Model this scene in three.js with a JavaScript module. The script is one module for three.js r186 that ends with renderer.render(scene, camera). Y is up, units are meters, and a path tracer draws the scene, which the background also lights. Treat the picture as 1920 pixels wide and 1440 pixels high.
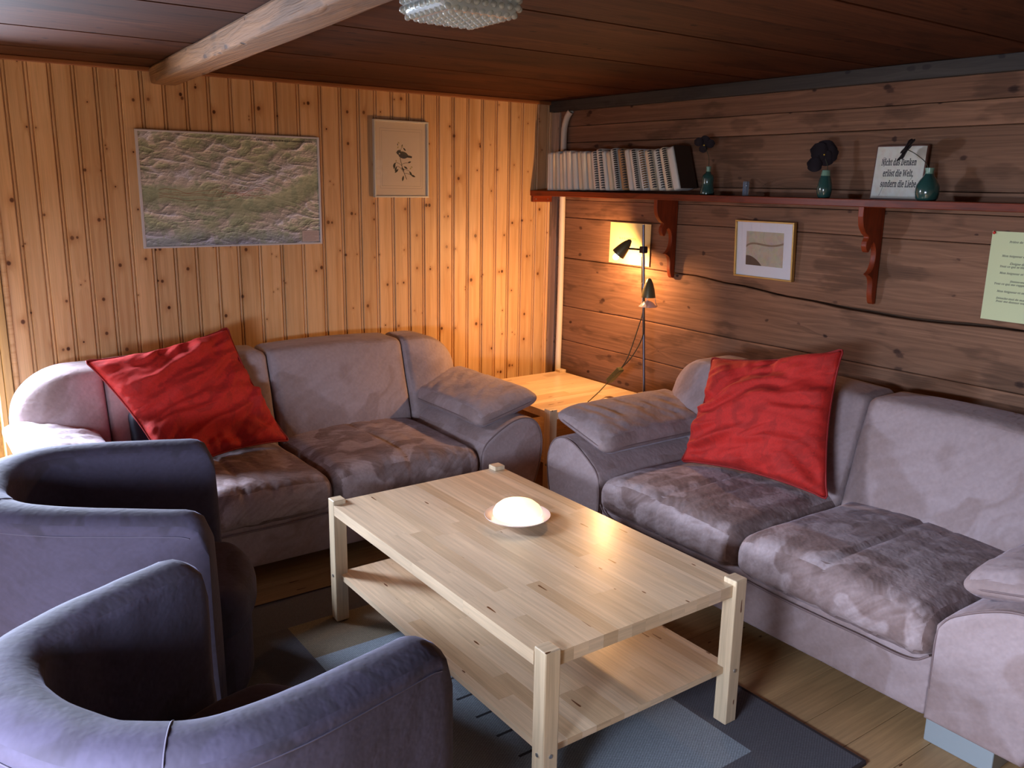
import * as THREE from 'three';
import { mergeGeometries, mergeVertices } from 'three/addons/utils/BufferGeometryUtils.js';
import { RoundedBoxGeometry } from 'three/addons/geometries/RoundedBoxGeometry.js';
import { RectAreaLightUniformsLib } from 'three/addons/lights/RectAreaLightUniformsLib.js';

// ---------------------------------------------------------------- camera, sky, daylight, exposure
const scene = new THREE.Scene();
const V3 = (x, y, z) => new THREE.Vector3(x, y, z);
const camera = new THREE.PerspectiveCamera(48.14, 4 / 3, 0.05, 60);
camera.position.set(-3.4842, 1.6546, 4.4152);
camera.up.set(0.11921, 0.97379, -0.19371);
camera.lookAt(camera.position.clone().add(V3(0.57129, -0.22685, -0.78877)));

const renderer = new THREE.WebGLRenderer({ antialias: true });
renderer.toneMapping = THREE.LinearToneMapping;
renderer.toneMappingExposure = 0.77;
renderer.shadowMap.enabled = true;
RectAreaLightUniformsLib.init();

scene.background = new THREE.Color().setRGB(0.62, 0.76, 1.0);
scene.backgroundIntensity = 2.5;

// daylight entering through the two glazed openings
const DAY = new THREE.Color().setRGB(0.67, 0.78, 1.0);
function windowLight(name, w, h, intensity, pos, look) {
  const l = new THREE.RectAreaLight(DAY, intensity, w, h);
  l.name = name; l.position.copy(pos); l.lookAt(look); scene.add(l);
}
windowLight('daylight_garden_door', 0.90, 1.10, 270, V3(-3.62, 1.42, -0.66), V3(-3.52, 0.52, 0.04));
windowLight('daylight_side_window', 1.02, 0.62, 142, V3(-4.25, 1.12, 3.57), V3(-3.94, 0.17, 3.55));

// ---------------------------------------------------------------- helpers
let seed = 12345;
const rnd = () => { seed = (seed * 1664525 + 1013904223) >>> 0; return seed / 4294967296; };
const rr = (a, b) => a + (b - a) * rnd();
const clamp = (x, a, b) => Math.min(b, Math.max(a, x));
const lerp = (a, b, t) => a + (b - a) * t;
const smooth = (a, b, x) => { const t = clamp((x - a) / (b - a), 0, 1); return t * t * (3 - 2 * t); };
const HASH = new Float32Array(65536); for (let i = 0; i < 65536; i++) HASH[i] = rnd();
function noise(x, y, s = 0) {
  const xi = Math.floor(x), yi = Math.floor(y), fx = x - xi, fy = y - yi;
  const u = fx * fx * (3 - 2 * fx), v = fy * fy * (3 - 2 * fy);
  const h = (a, b) => HASH[((a & 255) * 256 + (b & 255) + s * 7919) & 65535];
  return lerp(lerp(h(xi, yi), h(xi + 1, yi), u), lerp(h(xi, yi + 1), h(xi + 1, yi + 1), u), v);
}
function fbm(x, y, o = 4, s = 0) { let a = 0.5, t = 0, n = 0; for (let i = 0; i < o; i++) { t += a * noise(x, y, s + i); n += a; a *= 0.5; x *= 2.03; y *= 2.03; } return t / n; }

const used = {};
function numbered(n) { if (used[n] === undefined) { used[n] = 0; return n; } used[n]++; return n + '_' + String(used[n]).padStart(3, '0'); }
function shade(o) { o.castShadow = true; o.receiveShadow = true; return o; }
function part(name, geo, mat, parent, label) { const m = shade(new THREE.Mesh(geo, mat)); m.name = name; parent.add(m); if (label) m.userData.label = label; return m; }
function tag(o, label, category, group) { o.userData.label = label; o.userData.category = category; if (group) o.userData.group = group; return o; }
function thing(name, label, category, pos = [0, 0, 0], turn = 0, group) {
  const g = new THREE.Group(); g.name = numbered(name); g.position.set(...pos); g.rotation.y = turn; scene.add(g); return tag(g, label, category, group);
}
function struct(name, label) { const g = new THREE.Group(); g.name = name; g.userData.kind = 'structure'; if (label) g.userData.label = label; scene.add(g); return g; }
function copyThing(o, pos, turn, label) { const c = o.clone(); c.name = numbered(o.name.replace(/_\d{3}$/, '')); c.position.set(...pos); c.rotation.y = turn; c.userData = { ...o.userData, label }; scene.add(c); return c; }
const T = (geo, x = 0, y = 0, z = 0) => geo.translate(x, y, z);
const box = (x0, x1, y0, y1, z0, z1) => new THREE.BoxGeometry(x1 - x0, y1 - y0, z1 - z0).translate((x0 + x1) / 2, (y0 + y1) / 2, (z0 + z1) / 2);
const rbox = (x0, x1, y0, y1, z0, z1, r = 0.003, s = 2) => new RoundedBoxGeometry(x1 - x0, y1 - y0, z1 - z0, s, r).translate((x0 + x1) / 2, (y0 + y1) / 2, (z0 + z1) / 2);
const tube = (pts, r, n = 40, k = 8, closed = false) => new THREE.TubeGeometry(new THREE.CatmullRomCurve3(pts.map((p) => (p.isVector3 ? p : V3(...p))), closed), n, r, k, closed);
const lathe = (pts, n = 32) => new THREE.LatheGeometry(pts.map(([r, y]) => new THREE.Vector2(r, y)), n);
function merge(list) { return mergeGeometries(list.map((g) => { const q = g.index ? g.toNonIndexed() : g; for (const k of Object.keys(q.attributes)) if (!['position', 'normal', 'uv'].includes(k)) q.deleteAttribute(k); return q; })); }

// uv in metres, by the axis each face points along; (a,b) swaps let the grain run along a chosen axis
function boxUV(geo, grain = 'x', off = [0, 0], scale = [1, 1]) {
  const g = geo.index ? geo.toNonIndexed() : geo, p = g.attributes.position, uv = new Float32Array(p.count * 2), A = V3(), B = V3(), C = V3();
  for (let i = 0; i < p.count; i += 3) {
    A.fromBufferAttribute(p, i); B.fromBufferAttribute(p, i + 1); C.fromBufferAttribute(p, i + 2);
    const n = B.clone().sub(A).cross(C.clone().sub(A)), ax = Math.abs(n.x), ay = Math.abs(n.y), az = Math.abs(n.z);
    let k = ay >= ax && ay >= az ? ['x', 'z'] : ax >= az ? ['z', 'y'] : ['x', 'y'];
    if (k[1] === grain) k = [k[1], k[0]];
    [A, B, C].forEach((q, j) => { uv[(i + j) * 2] = (q[k[0]] + off[0]) * scale[0]; uv[(i + j) * 2 + 1] = (q[k[1]] + off[1]) * scale[1]; });
  }
  g.setAttribute('uv', new THREE.BufferAttribute(uv, 2)); return g;
}
// a box with round edges and many vertices, shaped by fn(v)
function softBox(x0, x1, y0, y1, z0, z1, r, seg, fn) {
  const w = x1 - x0, h = y1 - y0, d = z1 - z0;
  let g = new THREE.BoxGeometry(w, h, d, ...seg); g.deleteAttribute('uv'); g.deleteAttribute('normal'); g = mergeVertices(g, 1e-5);
  const p = g.attributes.position, v = V3(), c = V3();
  const R = Math.min(r, w / 2 - 1e-4, h / 2 - 1e-4, d / 2 - 1e-4);
  // put more vertices into the rounded rims
  const warp = (t, half) => { const s = t / half; return half * (Math.sign(s) * (1 - Math.pow(Math.max(0, 1 - Math.abs(s)), 1.45))); };
  for (let i = 0; i < p.count; i++) {
    v.set(warp(p.getX(i), w / 2), warp(p.getY(i), h / 2), warp(p.getZ(i), d / 2));
    c.set(clamp(v.x, -w / 2 + R, w / 2 - R), clamp(v.y, -h / 2 + R, h / 2 - R), clamp(v.z, -d / 2 + R, d / 2 - R));
    const e = v.clone().sub(c), l = e.length();
    if (l > 1e-6) { v.copy(c).addScaledVector(e, R / l * Math.min(1, l / R + (l > R * 0.999 ? 1 : 0))); }
    v.x += (x0 + x1) / 2; v.y += (y0 + y1) / 2; v.z += (z0 + z1) / 2;
    if (fn) fn(v, i);
    p.setXYZ(i, v.x, v.y, v.z);
  }
  g.computeVertexNormals();
  return g;
}
function prism(shapePts, depth, bevel = 0, curve = 1) {
  const s = new THREE.Shape(shapePts.map(([a, b]) => new THREE.Vector2(a, b)));
  return new THREE.ExtrudeGeometry(s, { depth: depth - 2 * bevel, bevelEnabled: bevel > 0, bevelSize: bevel, bevelThickness: bevel, bevelOffset: -bevel, bevelSegments: 3, curveSegments: curve }).translate(0, 0, bevel);
}

// ---------------------------------------------------------------- textures
function dataTex(w, h, fn, srgb = true, wrap = THREE.MirroredRepeatWrapping) {
  const d = new Uint8Array(w * h * 4);
  for (let y = 0; y < h; y++) for (let x = 0; x < w; x++) {
    const c = fn(x / w, y / h, x, y), i = (y * w + x) * 4;
    if (typeof c === 'number') { d[i] = d[i + 1] = d[i + 2] = clamp(c, 0, 1) * 255; } else { d[i] = clamp(c[0], 0, 1) * 255; d[i + 1] = clamp(c[1], 0, 1) * 255; d[i + 2] = clamp(c[2], 0, 1) * 255; }
    d[i + 3] = 255;
  }
  const t = new THREE.DataTexture(d, w, h); t.magFilter = THREE.LinearFilter; t.minFilter = THREE.LinearMipmapLinearFilter; t.generateMipmaps = true;
  t.wrapS = t.wrapT = wrap; if (srgb) t.colorSpace = THREE.SRGBColorSpace; t.needsUpdate = true; return t;
}
function canvasTex(w, h, draw) {
  const c = document.createElement('canvas'); c.width = w; c.height = h; draw(c.getContext('2d'), w, h);
  const t = new THREE.CanvasTexture(c); t.colorSpace = THREE.SRGBColorSpace; t.magFilter = THREE.LinearFilter; return t;
}
const mix3 = (a, b, t) => [lerp(a[0], b[0], t), lerp(a[1], b[1], t), lerp(a[2], b[2], t)];

// pine cladding: 12 strips side by side, each 0.105 m x 2.1 m, with knots
const STRIPS = 12, knots = [];
for (let s = 0; s < STRIPS; s++) {
  const list = []; let y = rr(0, 0.15);
  while (y < 2.1) { const n = rnd() < 0.25 ? 2 : 1; for (let k = 0; k < n; k++) list.push([rr(0.012, 0.093), y + rr(-0.01, 0.01), rnd() < 0.55 ? rr(0.002, 0.0038) : rr(0.0045, 0.0082), rr(0.45, 0.95)]); y += rr(0.12, 0.42); }
  knots.push(list);
}
const pineTex = dataTex(STRIPS * 96, 2048, (u, v) => {
  const s = Math.min(STRIPS - 1, Math.floor(u * STRIPS)), lx = (u * STRIPS - s) * 0.105, ly = v * 2.1;
  let bend = 0, dark = 0, halo = 0;
  for (const [kx, ky, r, str] of knots[s]) {
    const dy = ly - ky; if (Math.abs(dy) > 0.12) continue;
    const dx = lx - kx, q = Math.sqrt(dx * dx + dy * dy * 0.5);
    bend += Math.exp(-(dx * dx) / 0.0003 - (dy * dy) / 0.0012) * Math.sign(dx) * 0.9;
    dark = Math.max(dark, str * (1 - smooth(r * 0.55, r * 1.15, q)));
    halo = Math.max(halo, 0.35 * Math.exp(-(q * q) / (r * r * 7)));
  }
  const g1 = fbm(lx * 75 + bend + s * 31, ly * 2.2 + s * 7, 4, 3), g2 = fbm(lx * 420 + s * 13, ly * 9, 2, 9), big = fbm(lx * 7 + s * 5, ly * 1.1 + s * 3, 2, 21);
  const tone = 0.82 + 0.10 * Math.sin(s * 2.7 + 1);
  let t = clamp((g1 - 0.35) * 1.5, 0, 1);
  let c = mix3([0.90, 0.755, 0.575], [0.80, 0.625, 0.43], t);
  c = c.map((x, i) => x * (0.90 + 0.14 * tone) * (0.95 + 0.1 * g2) * (0.93 + 0.14 * big));
  c = mix3(c, [0.66, 0.44, 0.25], halo);
  return mix3(c, [0.28, 0.145, 0.08], dark);
});
// old timber: grain runs along u; 1 unit = 2.4 m x 0.6 m
const oldKnots = []; for (let i = 0; i < 22; i++) oldKnots.push([rnd() * 2.4, rnd() * 0.6, rr(0.004, 0.013), rr(0.25, 0.75)]);
function timber(u, v, contrast, warm) {
  const x = u * 2.4, y = v * 0.6; let bend = 0, dark = 0;
  for (const [kx, ky, r, str] of oldKnots) {
    const dx = x - kx, dy = y - ky; if (Math.abs(dx) > 0.3 || Math.abs(dy) > 0.1) continue;
    bend += Math.exp(-(dx * dx) / 0.008 - (dy * dy) / 0.0012) * Math.sign(dy) * 1.1;
    const q = Math.sqrt(dx * dx * 0.35 + dy * dy), q2 = q + 0.008 * (fbm(x * 60, y * 120, 2, 2) - 0.5);
    dark = Math.max(dark, str * (1 - smooth(r * 0.5, r * 1.25, q2)));
  }
  const g1 = fbm(x * 2.2, y * 150 + bend * 2, 4, 5), g2 = fbm(x * 14, y * 420, 2, 11), big = fbm(x * 1.7, y * 5, 3, 17), stain = fbm(x * 5, y * 14, 4, 29);
  let l = 0.80 - contrast * 0.26 * (g1 - 0.5) - 0.10 * (g2 - 0.5) + 0.22 * (big - 0.5) - 0.14 * smooth(0.58, 0.75, stain);
  l *= 1 - 0.72 * dark;
  return [l, l * (1 - 0.04 * warm - 0.05 * dark), l * (1 - 0.1 * warm + 0.05 * dark)];
}
const oldTex = dataTex(2048, 512, (u, v) => timber(u, v, 1, 1));
const oldBump = dataTex(1024, 512, (u, v) => timber(u, v, 1, 0)[0], false);
// clear birch / floor grain, grain along u; 1 unit = 1 m x 0.25 m
const birchTex = dataTex(1024, 512, (u, v) => {
  const g = fbm(u * 4, v * 26 + 1.2 * fbm(u * 3, v * 4, 2, 3), 4, 41), f = fbm(u * 22, v * 160, 2, 47), b = fbm(u * 3, v * 5, 2, 53);
  let l = 0.93 - 0.20 * (g - 0.5) - 0.07 * (f - 0.5) + 0.1 * (b - 0.5);
  const fleck = smooth(0.825, 0.85, fbm(u * 11, v * 13, 3, 59));
  return mix3([l, l * 0.985, l * 0.95], [0.45, 0.30, 0.2], fleck);
});
// suede: brushed nap in lighter and darker strokes; 1 unit = 1 m
function nap(u, v) {
  const wx = fbm(u * 5, v * 5, 3, 61) - 0.5, wy = fbm(u * 5 + 9, v * 5 + 4, 3, 67) - 0.5;
  const a = fbm(u * 4.5 + wx * 3.2, v * 7 + wy * 3.2, 4, 71), b = fbm(u * 15 + wx * 5, v * 26 + wy * 5, 3, 73);
  const st = fbm((u + 0.7 * v) * 9 + wx * 3, (v - 0.7 * u) * 70 + wy * 9, 3, 75);
  return clamp(0.56 + (smooth(0.40, 0.57, a) - 0.5) * 0.68 + (b - 0.5) * 0.55 + (st - 0.5) * 0.6, 0, 1);
}
const suedeTex = dataTex(1536, 1536, (u, v) => { const n = nap(u * 2.3, v * 2.3), f = fbm(u * 330, v * 330, 2, 79); return mix3([0.64, 0.57, 0.55], [0.92, 0.90, 0.915], n).map((x) => x * (0.95 + 0.1 * f)); });
const suedePlainTex = dataTex(1024, 1024, (u, v) => { const n = nap(u * 1.5 + 3, v * 1.5 + 5), f = fbm(u * 240, v * 240, 2, 79); return mix3([0.775, 0.725, 0.715], [0.885, 0.86, 0.875], n).map((x) => x * (0.96 + 0.08 * f)); });
const suedeSoftTex = dataTex(512, 512, (u, v) => { const n = nap(u * 1.1, v * 1.1), f = fbm(u * 110, v * 110, 2, 83); return mix3([0.80, 0.77, 0.78], [0.95, 0.93, 0.97], n).map((x) => x * (0.95 + 0.1 * f)); });
const suedeBump = dataTex(512, 512, (u, v) => 0.75 * fbm(u * 7, v * 7, 4, 87) + 0.25 * fbm(u * 90, v * 90, 2, 89), false);
const velvetTex = dataTex(512, 512, (u, v) => { const n = nap(u * 1.2, v * 0.8), f = fbm(u * 120, v * 120, 2, 91); return mix3([0.84, 0.84, 0.84], [0.98, 0.98, 0.98], n).map((x) => x * (0.94 + 0.12 * f)); });

function mat(o) { return new THREE.MeshPhysicalMaterial(o); }
const srgb = (r, g, b) => new THREE.Color().setRGB(r / 255, g / 255, b / 255, THREE.SRGBColorSpace);
function rep(t, sx, sy, rot = 0) { const c = t.clone(); c.repeat.set(sx, sy); c.rotation = rot; c.needsUpdate = true; return c; }
const oldM = rep(oldTex, 1 / 2.4, 1 / 0.6), oldB = rep(oldBump, 1 / 2.4, 1 / 0.6), birchM = rep(birchTex, 1, 4), suedeM = rep(suedeTex, 0.43, 0.43), suedeB = rep(suedeBump, 1, 1);
const M = {
  pine: [1, 0.93, 1.04, 0.97].map((k) => mat({ map: pineTex, color: new THREE.Color().setRGB(0.84 * k, 0.80 * k, 0.76 * k), roughness: 0.42, specularIntensity: 0.6 })),
  backing: mat({ color: srgb(70, 48, 32), roughness: 0.9 }),
  plaster: mat({ color: srgb(120, 86, 56), roughness: 0.9 }),
  logs: [[160, 124, 104], [167, 129, 108], [154, 118, 99], [163, 126, 106]].map(([r, g, b]) => mat({ map: oldM, bumpMap: oldB, bumpScale: 0.001, color: srgb(r, g, b), roughness: 0.72, specularIntensity: 0.4 })),
  ceil: [[92, 56, 37], [86, 52, 34], [97, 59, 39]].map(([r, g, b]) => mat({ map: oldM, color: srgb(r, g, b), roughness: 0.8, specularIntensity: 0.25 })),
  beam: mat({ map: oldM, bumpMap: oldB, bumpScale: 0.01, color: srgb(158, 117, 76), roughness: 0.85 }),
  greyTrim: mat({ map: oldM, color: srgb(74, 72, 72), roughness: 0.7 }),
  trimPine: mat({ map: birchM, color: srgb(150, 94, 54), roughness: 0.55 }),
  casing: mat({ map: birchM, color: srgb(206, 170, 110), roughness: 0.5 }),
  floor: [1, 0.93, 1.05].map((k) => mat({ map: birchM, color: new THREE.Color().setRGB(0.50 * k, 0.32 * k, 0.165 * k), roughness: 0.38, specularIntensity: 0.5 })),
  birch: [[1, 1, 1], [0.90, 0.87, 0.82], [1.05, 1.04, 1.02], [0.82, 0.76, 0.68], [0.96, 0.94, 0.90]].map(([r, g, b]) => mat({ map: birchM, color: new THREE.Color().setRGB(0.76 * r, 0.59 * g, 0.425 * b), roughness: 0.36, clearcoat: 0.25, clearcoatRoughness: 0.22 })),
  birchLeg: mat({ map: birchM, color: new THREE.Color().setRGB(0.70, 0.56, 0.40), roughness: 0.35, clearcoat: 0.2, clearcoatRoughness: 0.25 }),
  suede: mat({ map: suedeM, bumpMap: suedeB, bumpScale: 0.006, color: srgb(185, 170, 169), roughness: 0.85, sheen: 0.6, sheenRoughness: 0.5, sheenColor: srgb(200, 195, 215) }),
  suedePlain: mat({ map: rep(suedePlainTex, 0.43, 0.43), bumpMap: suedeB, bumpScale: 0.005, color: srgb(183, 168, 167), roughness: 0.85, sheen: 0.6, sheenRoughness: 0.5, sheenColor: srgb(200, 195, 215) }),
  piping: mat({ color: srgb(120, 100, 100), roughness: 0.7 }),
  chair: mat({ map: rep(suedeSoftTex, 1, 1), bumpMap: suedeB, bumpScale: 0.003, color: srgb(63, 57, 72), roughness: 0.88, sheen: 0.3, sheenRoughness: 0.5, sheenColor: srgb(170, 168, 200) }),
  chairPipe: mat({ color: srgb(74, 67, 82), roughness: 0.8 }),
  red: mat({ map: rep(velvetTex, 2, 2), bumpMap: suedeB, bumpScale: 0.002, color: srgb(196, 34, 26), roughness: 0.8, sheen: 0.5, sheenRoughness: 0.4, sheenColor: srgb(255, 110, 110) }),
  redPipe: mat({ color: srgb(140, 18, 18), roughness: 0.7 }),
  steel: mat({ color: srgb(190, 194, 198), roughness: 0.32, metalness: 0.9 }),
  plinth: mat({ color: srgb(150, 160, 166), roughness: 0.3, metalness: 0.15 }),
  darkMetal: mat({ color: srgb(66, 62, 66), roughness: 0.4, metalness: 0.7 }),
  poleMetal: mat({ color: srgb(120, 116, 128), roughness: 0.35, metalness: 0.8 }),
  olive: mat({ color: srgb(104, 96, 66), roughness: 0.4, metalness: 0.3 }),
  black: mat({ color: srgb(22, 20, 24), roughness: 0.5 }),
  cord: mat({ color: srgb(60, 54, 34), roughness: 0.6 }),
  stain: mat({ map: oldM, color: srgb(158, 68, 34), roughness: 0.5, specularIntensity: 0.5, clearcoat: 0.1, clearcoatRoughness: 0.3 }),
  white: mat({ color: srgb(225, 222, 215), roughness: 0.5 }),
  conduit: mat({ color: srgb(214, 206, 190), roughness: 0.45 }),
  porcelain: mat({ color: srgb(214, 190, 182), roughness: 0.2, clearcoat: 0.5 }),
  glass: mat({ color: srgb(255, 255, 255), transmission: 1, roughness: 0, thickness: 0, ior: 1.5 }),
};

// ---------------------------------------------------------------- room shell
const HC = 2.155, ZE = 6.0, XL = -4.45, WY0 = 0.52, WY1 = 1.58, WZ0 = 2.98, WZ1 = 4.16, DOORX0 = -4.06, DOORX1 = -3.13, DOORH = 1.9;
const GROOVES = [-3.092, -3.005, -2.918, -2.827, -2.733, -2.641, -2.547, -2.448, -2.348, -2.246, -2.141, -2.035, -1.924, -1.807, -1.688, -1.568, -1.455, -1.35, -1.248, -1.147, -1.046, -0.95, -0.849, -0.748, -0.646, -0.544, -0.444, -0.346, -0.25, -0.14, -0.048, 0.02];
{
  const w = struct('wall_back', 'knotty pine tongue-and-groove cladding');
  part('backing', merge([box(DOORX1, 0.2, 0, HC, -0.22, -0.016), box(XL, DOORX0, 0, HC, -0.22, -0.016), box(DOORX0, DOORX1, DOORH, HC, -0.22, -0.016)]), M.backing, w);
  for (let i = 0; i < GROOVES.length - 1; i++) {
    const a = GROOVES[i], b = GROOVES[i + 1], t = 0.019, bv = 0.003;
    const pr = [[a, -0.016], [b, -0.016], [b, -bv], [b - bv, 0], [a + t + bv, 0], [a + t, -bv], [a + t, -0.010], [a + 0.0165, -0.0075], [a + 0.0150, -0.0048], [a + 0.0125, -0.0032], [a + 0.0095, -0.0030], [a + 0.0068, -0.0042], [a + 0.0048, -0.0070], [a + 0.0042, -0.012], [a, -0.012]];
    const g = prism(pr, HC).rotateX(-Math.PI / 2), p = g.attributes.position, n = g.attributes.normal, uv = g.attributes.uv;
    // rotateX(-90): (x, z', depth) -> (x, depth, -z'); flip so that the face looks into the room
    for (let k = 0; k < p.count; k++) { p.setZ(k, -p.getZ(k)); n.setZ(k, -n.getZ(k)); }
    for (let k = 0; k < p.count; k += 3) { for (const at of [p, n]) { const q = [at.getX(k + 1), at.getY(k + 1), at.getZ(k + 1)]; at.setXYZ(k + 1, at.getX(k + 2), at.getY(k + 2), at.getZ(k + 2)); at.setXYZ(k + 2, ...q); } }
    const s = (i * 5) % STRIPS, flip = i % 3 === 1, dv = (i * 0.37) % 1;
    for (let k = 0; k < p.count; k++) { const f = clamp((p.getX(k) - a) / 0.125, 0.01, 0.985); uv.setXY(k, (s + (flip ? 1 - f : f)) / STRIPS, p.getY(k) / 2.1 * (flip ? -1 : 1) + dv); }
    part('panel_board', g, M.pine[i % 4], w);
  }
}
{ // log wall: hewn timbers with uneven joints
  const w = struct('wall_right', 'old hewn timber wall');
  part('backing', box(0.055, 0.25, 0, HC, -0.22, ZE), M.backing, w);
  const crack = (z) => { const pts = [[-0.2, 1.205], [0.6, 1.2], [1.24, 1.193], [1.5, 1.175], [1.92, 1.147], [2.2, 1.13], [2.46, 1.122], [2.92, 1.14], [4, 1.15], [6.2, 1.14]]; for (let i = 0; i < pts.length - 1; i++) if (z <= pts[i + 1][0]) return lerp(pts[i][1], pts[i + 1][1], smooth(pts[i][0], pts[i + 1][0], z)); return 1.14; };
  const J = [0, 0.24, 0.45, 0.676, 0.897, 'crack', 1.455, 1.565, 1.65, 1.905, 2.0, HC];
  const yj = (k, z) => (J[k] === 'crack' ? crack(z) : J[k] + (k === 0 || k === J.length - 1 ? 0 : 0.012 * (fbm(z * 1.3 + k * 9, k * 3.1, 3, 7) - 0.5)));
  for (let k = 0; k < J.length - 1; k++) {
    const nz = 90, prof = [[0, 0.05], [0, 0.007], [0.007, 0.0015], [0.03, 0.0003], [0.5, -0.0006], [0.97, 0.0003], [0.993, 0.0015], [1, 0.007], [1, 0.05]], pos = [], uv = [], idx = [], oz = k * 0.83, ov = k * 0.217;
    for (let i = 0; i <= nz; i++) {
      const z = -0.02 + (ZE + 0.02) * i / nz;
      const gapLo = J[k] === 'crack' ? 0.002 + 0.007 * smooth(0.35, 0.65, fbm(z * 1.6, 3, 2, 4)) * smooth(0.9, 1.4, z) : 0.0004 + 0.0013 * noise(z * 3, k, 6), gapHi = J[k + 1] === 'crack' ? 0.002 + 0.004 * noise(z * 2, 9, 4) * smooth(0.9, 1.4, z) : 0.0003 + 0.0006 * noise(z * 3, k + 1, 8);
      const y0 = yj(k, z) + gapLo, y1 = yj(k + 1, z) - gapHi, out = 0.006 * (fbm(z * 0.9, k * 2.3, 2, 15) - 0.5);
      for (const [t, x] of prof) { const y = lerp(y0, y1, t); pos.push(x + (x < 0.01 ? out + 0.003 * (fbm(z * 4, y * 9, 2, 19) - 0.5) : 0), y, z); uv.push(z + oz, y + ov); }
    }
    const m = prof.length; for (let i = 0; i < nz; i++) for (let j = 0; j < m - 1; j++) { const a = i * m + j, b = a + m; idx.push(a, b, a + 1, b, b + 1, a + 1); }
    const g = new THREE.BufferGeometry(); g.setAttribute('position', new THREE.Float32BufferAttribute(pos, 3)); g.setAttribute('uv', new THREE.Float32BufferAttribute(uv, 2)); g.setIndex(idx); g.computeVertexNormals();
    part('timber', g, M.logs[k % 4], w);
  }
}
{ // left and front walls of the room, outside the frame
  const w = struct('wall_left', 'pine wall with a window');
  part('backing', merge([box(XL - 0.2, XL, 0, HC, -0.22, WZ0), box(XL - 0.2, XL, 0, HC, WZ1, ZE + 0.2), box(XL - 0.2, XL, 0, WY0, WZ0, WZ1), box(XL - 0.2, XL, WY1, HC, WZ0, WZ1)]), M.plaster, w);
  const f = struct('wall_front', 'pine wall behind the viewer');
  part('backing', box(XL - 0.2, 0.25, 0, HC, ZE, ZE + 0.2), M.plaster, f);
  const win = struct('window_1', 'side window letting in daylight'), x = XL - 0.08;
  const fr = (y0, y1, z0, z1) => box(x - 0.03, x + 0.03, y0, y1, z0, z1), ZM = (WZ0 + WZ1) / 2;
  part('window_frame', merge([fr(WY0, WY0 + 0.06, WZ0, WZ1), fr(WY1 - 0.06, WY1, WZ0, WZ1), fr(WY0 + 0.06, WY1 - 0.06, WZ0, WZ0 + 0.06), fr(WY0 + 0.06, WY1 - 0.06, WZ1 - 0.06, WZ1), fr(WY0 + 0.06, WY1 - 0.06, ZM - 0.02, ZM + 0.02)]), M.casing, win);
  part('pane', box(x - 0.003, x + 0.003, WY0 + 0.06, WY1 - 0.06, WZ0 + 0.06, ZM - 0.02), M.glass, win);
  part('pane', box(x - 0.003, x + 0.003, WY0 + 0.06, WY1 - 0.06, ZM + 0.02, WZ1 - 0.06), M.glass, win);
}
{ // glazed door beside the sofa: only its casing and jamb reach into the picture
  const d = struct('door_1', 'glazed door with yellow pine casing and jamb');
  const cs = (g) => boxUV(g, 'y');
  part('casing', cs(merge([rbox(DOORX1 + 0.002, DOORX1 + 0.036, 0, DOORH + 0.06, -0.002, 0.022, 0.004)])), M.casing, d);
  part('casing', cs(merge([rbox(DOORX0 - 0.06, DOORX0, 0, DOORH + 0.06, -0.012, 0.022, 0.004)])), M.casing, d);
  part('casing', boxUV(rbox(DOORX0, DOORX1, DOORH, DOORH + 0.06, -0.012, 0.022, 0.004), 'x'), M.casing, d);
  part('jamb', cs(box(DOORX1 - 0.02, DOORX1, 0, DOORH, -0.22, 0.016)), M.casing, d);
  part('jamb', cs(box(DOORX0, DOORX0 + 0.02, 0, DOORH, -0.22, 0.016)), M.casing, d);
  part('jamb', boxUV(box(DOORX0 + 0.02, DOORX1 - 0.02, DOORH - 0.02, DOORH, -0.22, 0.016), 'x'), M.casing, d);
  const a = DOORX0 + 0.02, b = DOORX1 - 0.02;
  part('door_leaf', merge([box(a, a + 0.06, 0.02, DOORH - 0.02, -0.19, -0.15), box(b - 0.06, b, 0.02, DOORH - 0.02, -0.19, -0.15), box(a + 0.06, b - 0.06, 0.02, 0.16, -0.19, -0.15), box(a + 0.06, b - 0.06, DOORH - 0.08, DOORH - 0.02, -0.19, -0.15)]), M.casing, d);
  part('pane', box(a + 0.06, b - 0.06, 0.16, DOORH - 0.08, -0.173, -0.167), M.glass, d);
  const sill = struct('trim_1', 'door sill'); part('sill_board', box(DOORX0, DOORX1, -0.02, 0.02, -0.22, 0.01), M.casing, sill);
}
{ // floor planks along x
  const f = struct('floor', 'pale pine floorboards');
  part('subfloor', box(XL - 0.2, 0.25, -0.12, -0.024, -0.22, ZE + 0.2), M.backing, f);
  let z = 0.028, k = 0;
  while (z < ZE) { const w = 0.142; part('floorboard', boxUV(rbox(XL, 0.05, -0.024, 0, z + 0.0008, Math.min(z + w, ZE) - 0.0008, 0.0015, 1), 'x', [k * 0.71, k * 0.13]), M.floor[(k * 2) % 3], f); z += w; k++; }
}
{ // ceiling boards along x
  const c = struct('ceiling', 'dark stained ceiling boards');
  part('roof_deck', box(XL - 0.2, 0.25, HC + 0.03, HC + 0.15, -0.22, ZE + 0.2), M.backing, c);
  const S = [-0.02, 0.29, 0.56, 0.86, 1.24, 1.6, 1.81, 2.22, 2.56, 2.88, 3.2, 3.5, 3.85, 4.2, 4.5, 4.85, 5.2, 5.6, ZE];
  for (let i = 0; i < S.length - 1; i++) part('ceiling_board', boxUV(rbox(XL, 0.05, HC + (i % 2) * 0.002, HC + 0.03, S[i] + 0.002, S[i + 1] - 0.002, 0.003, 1), 'x', [i * 1.13, i * 0.29]), M.ceil[i % 3], c);
}
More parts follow.
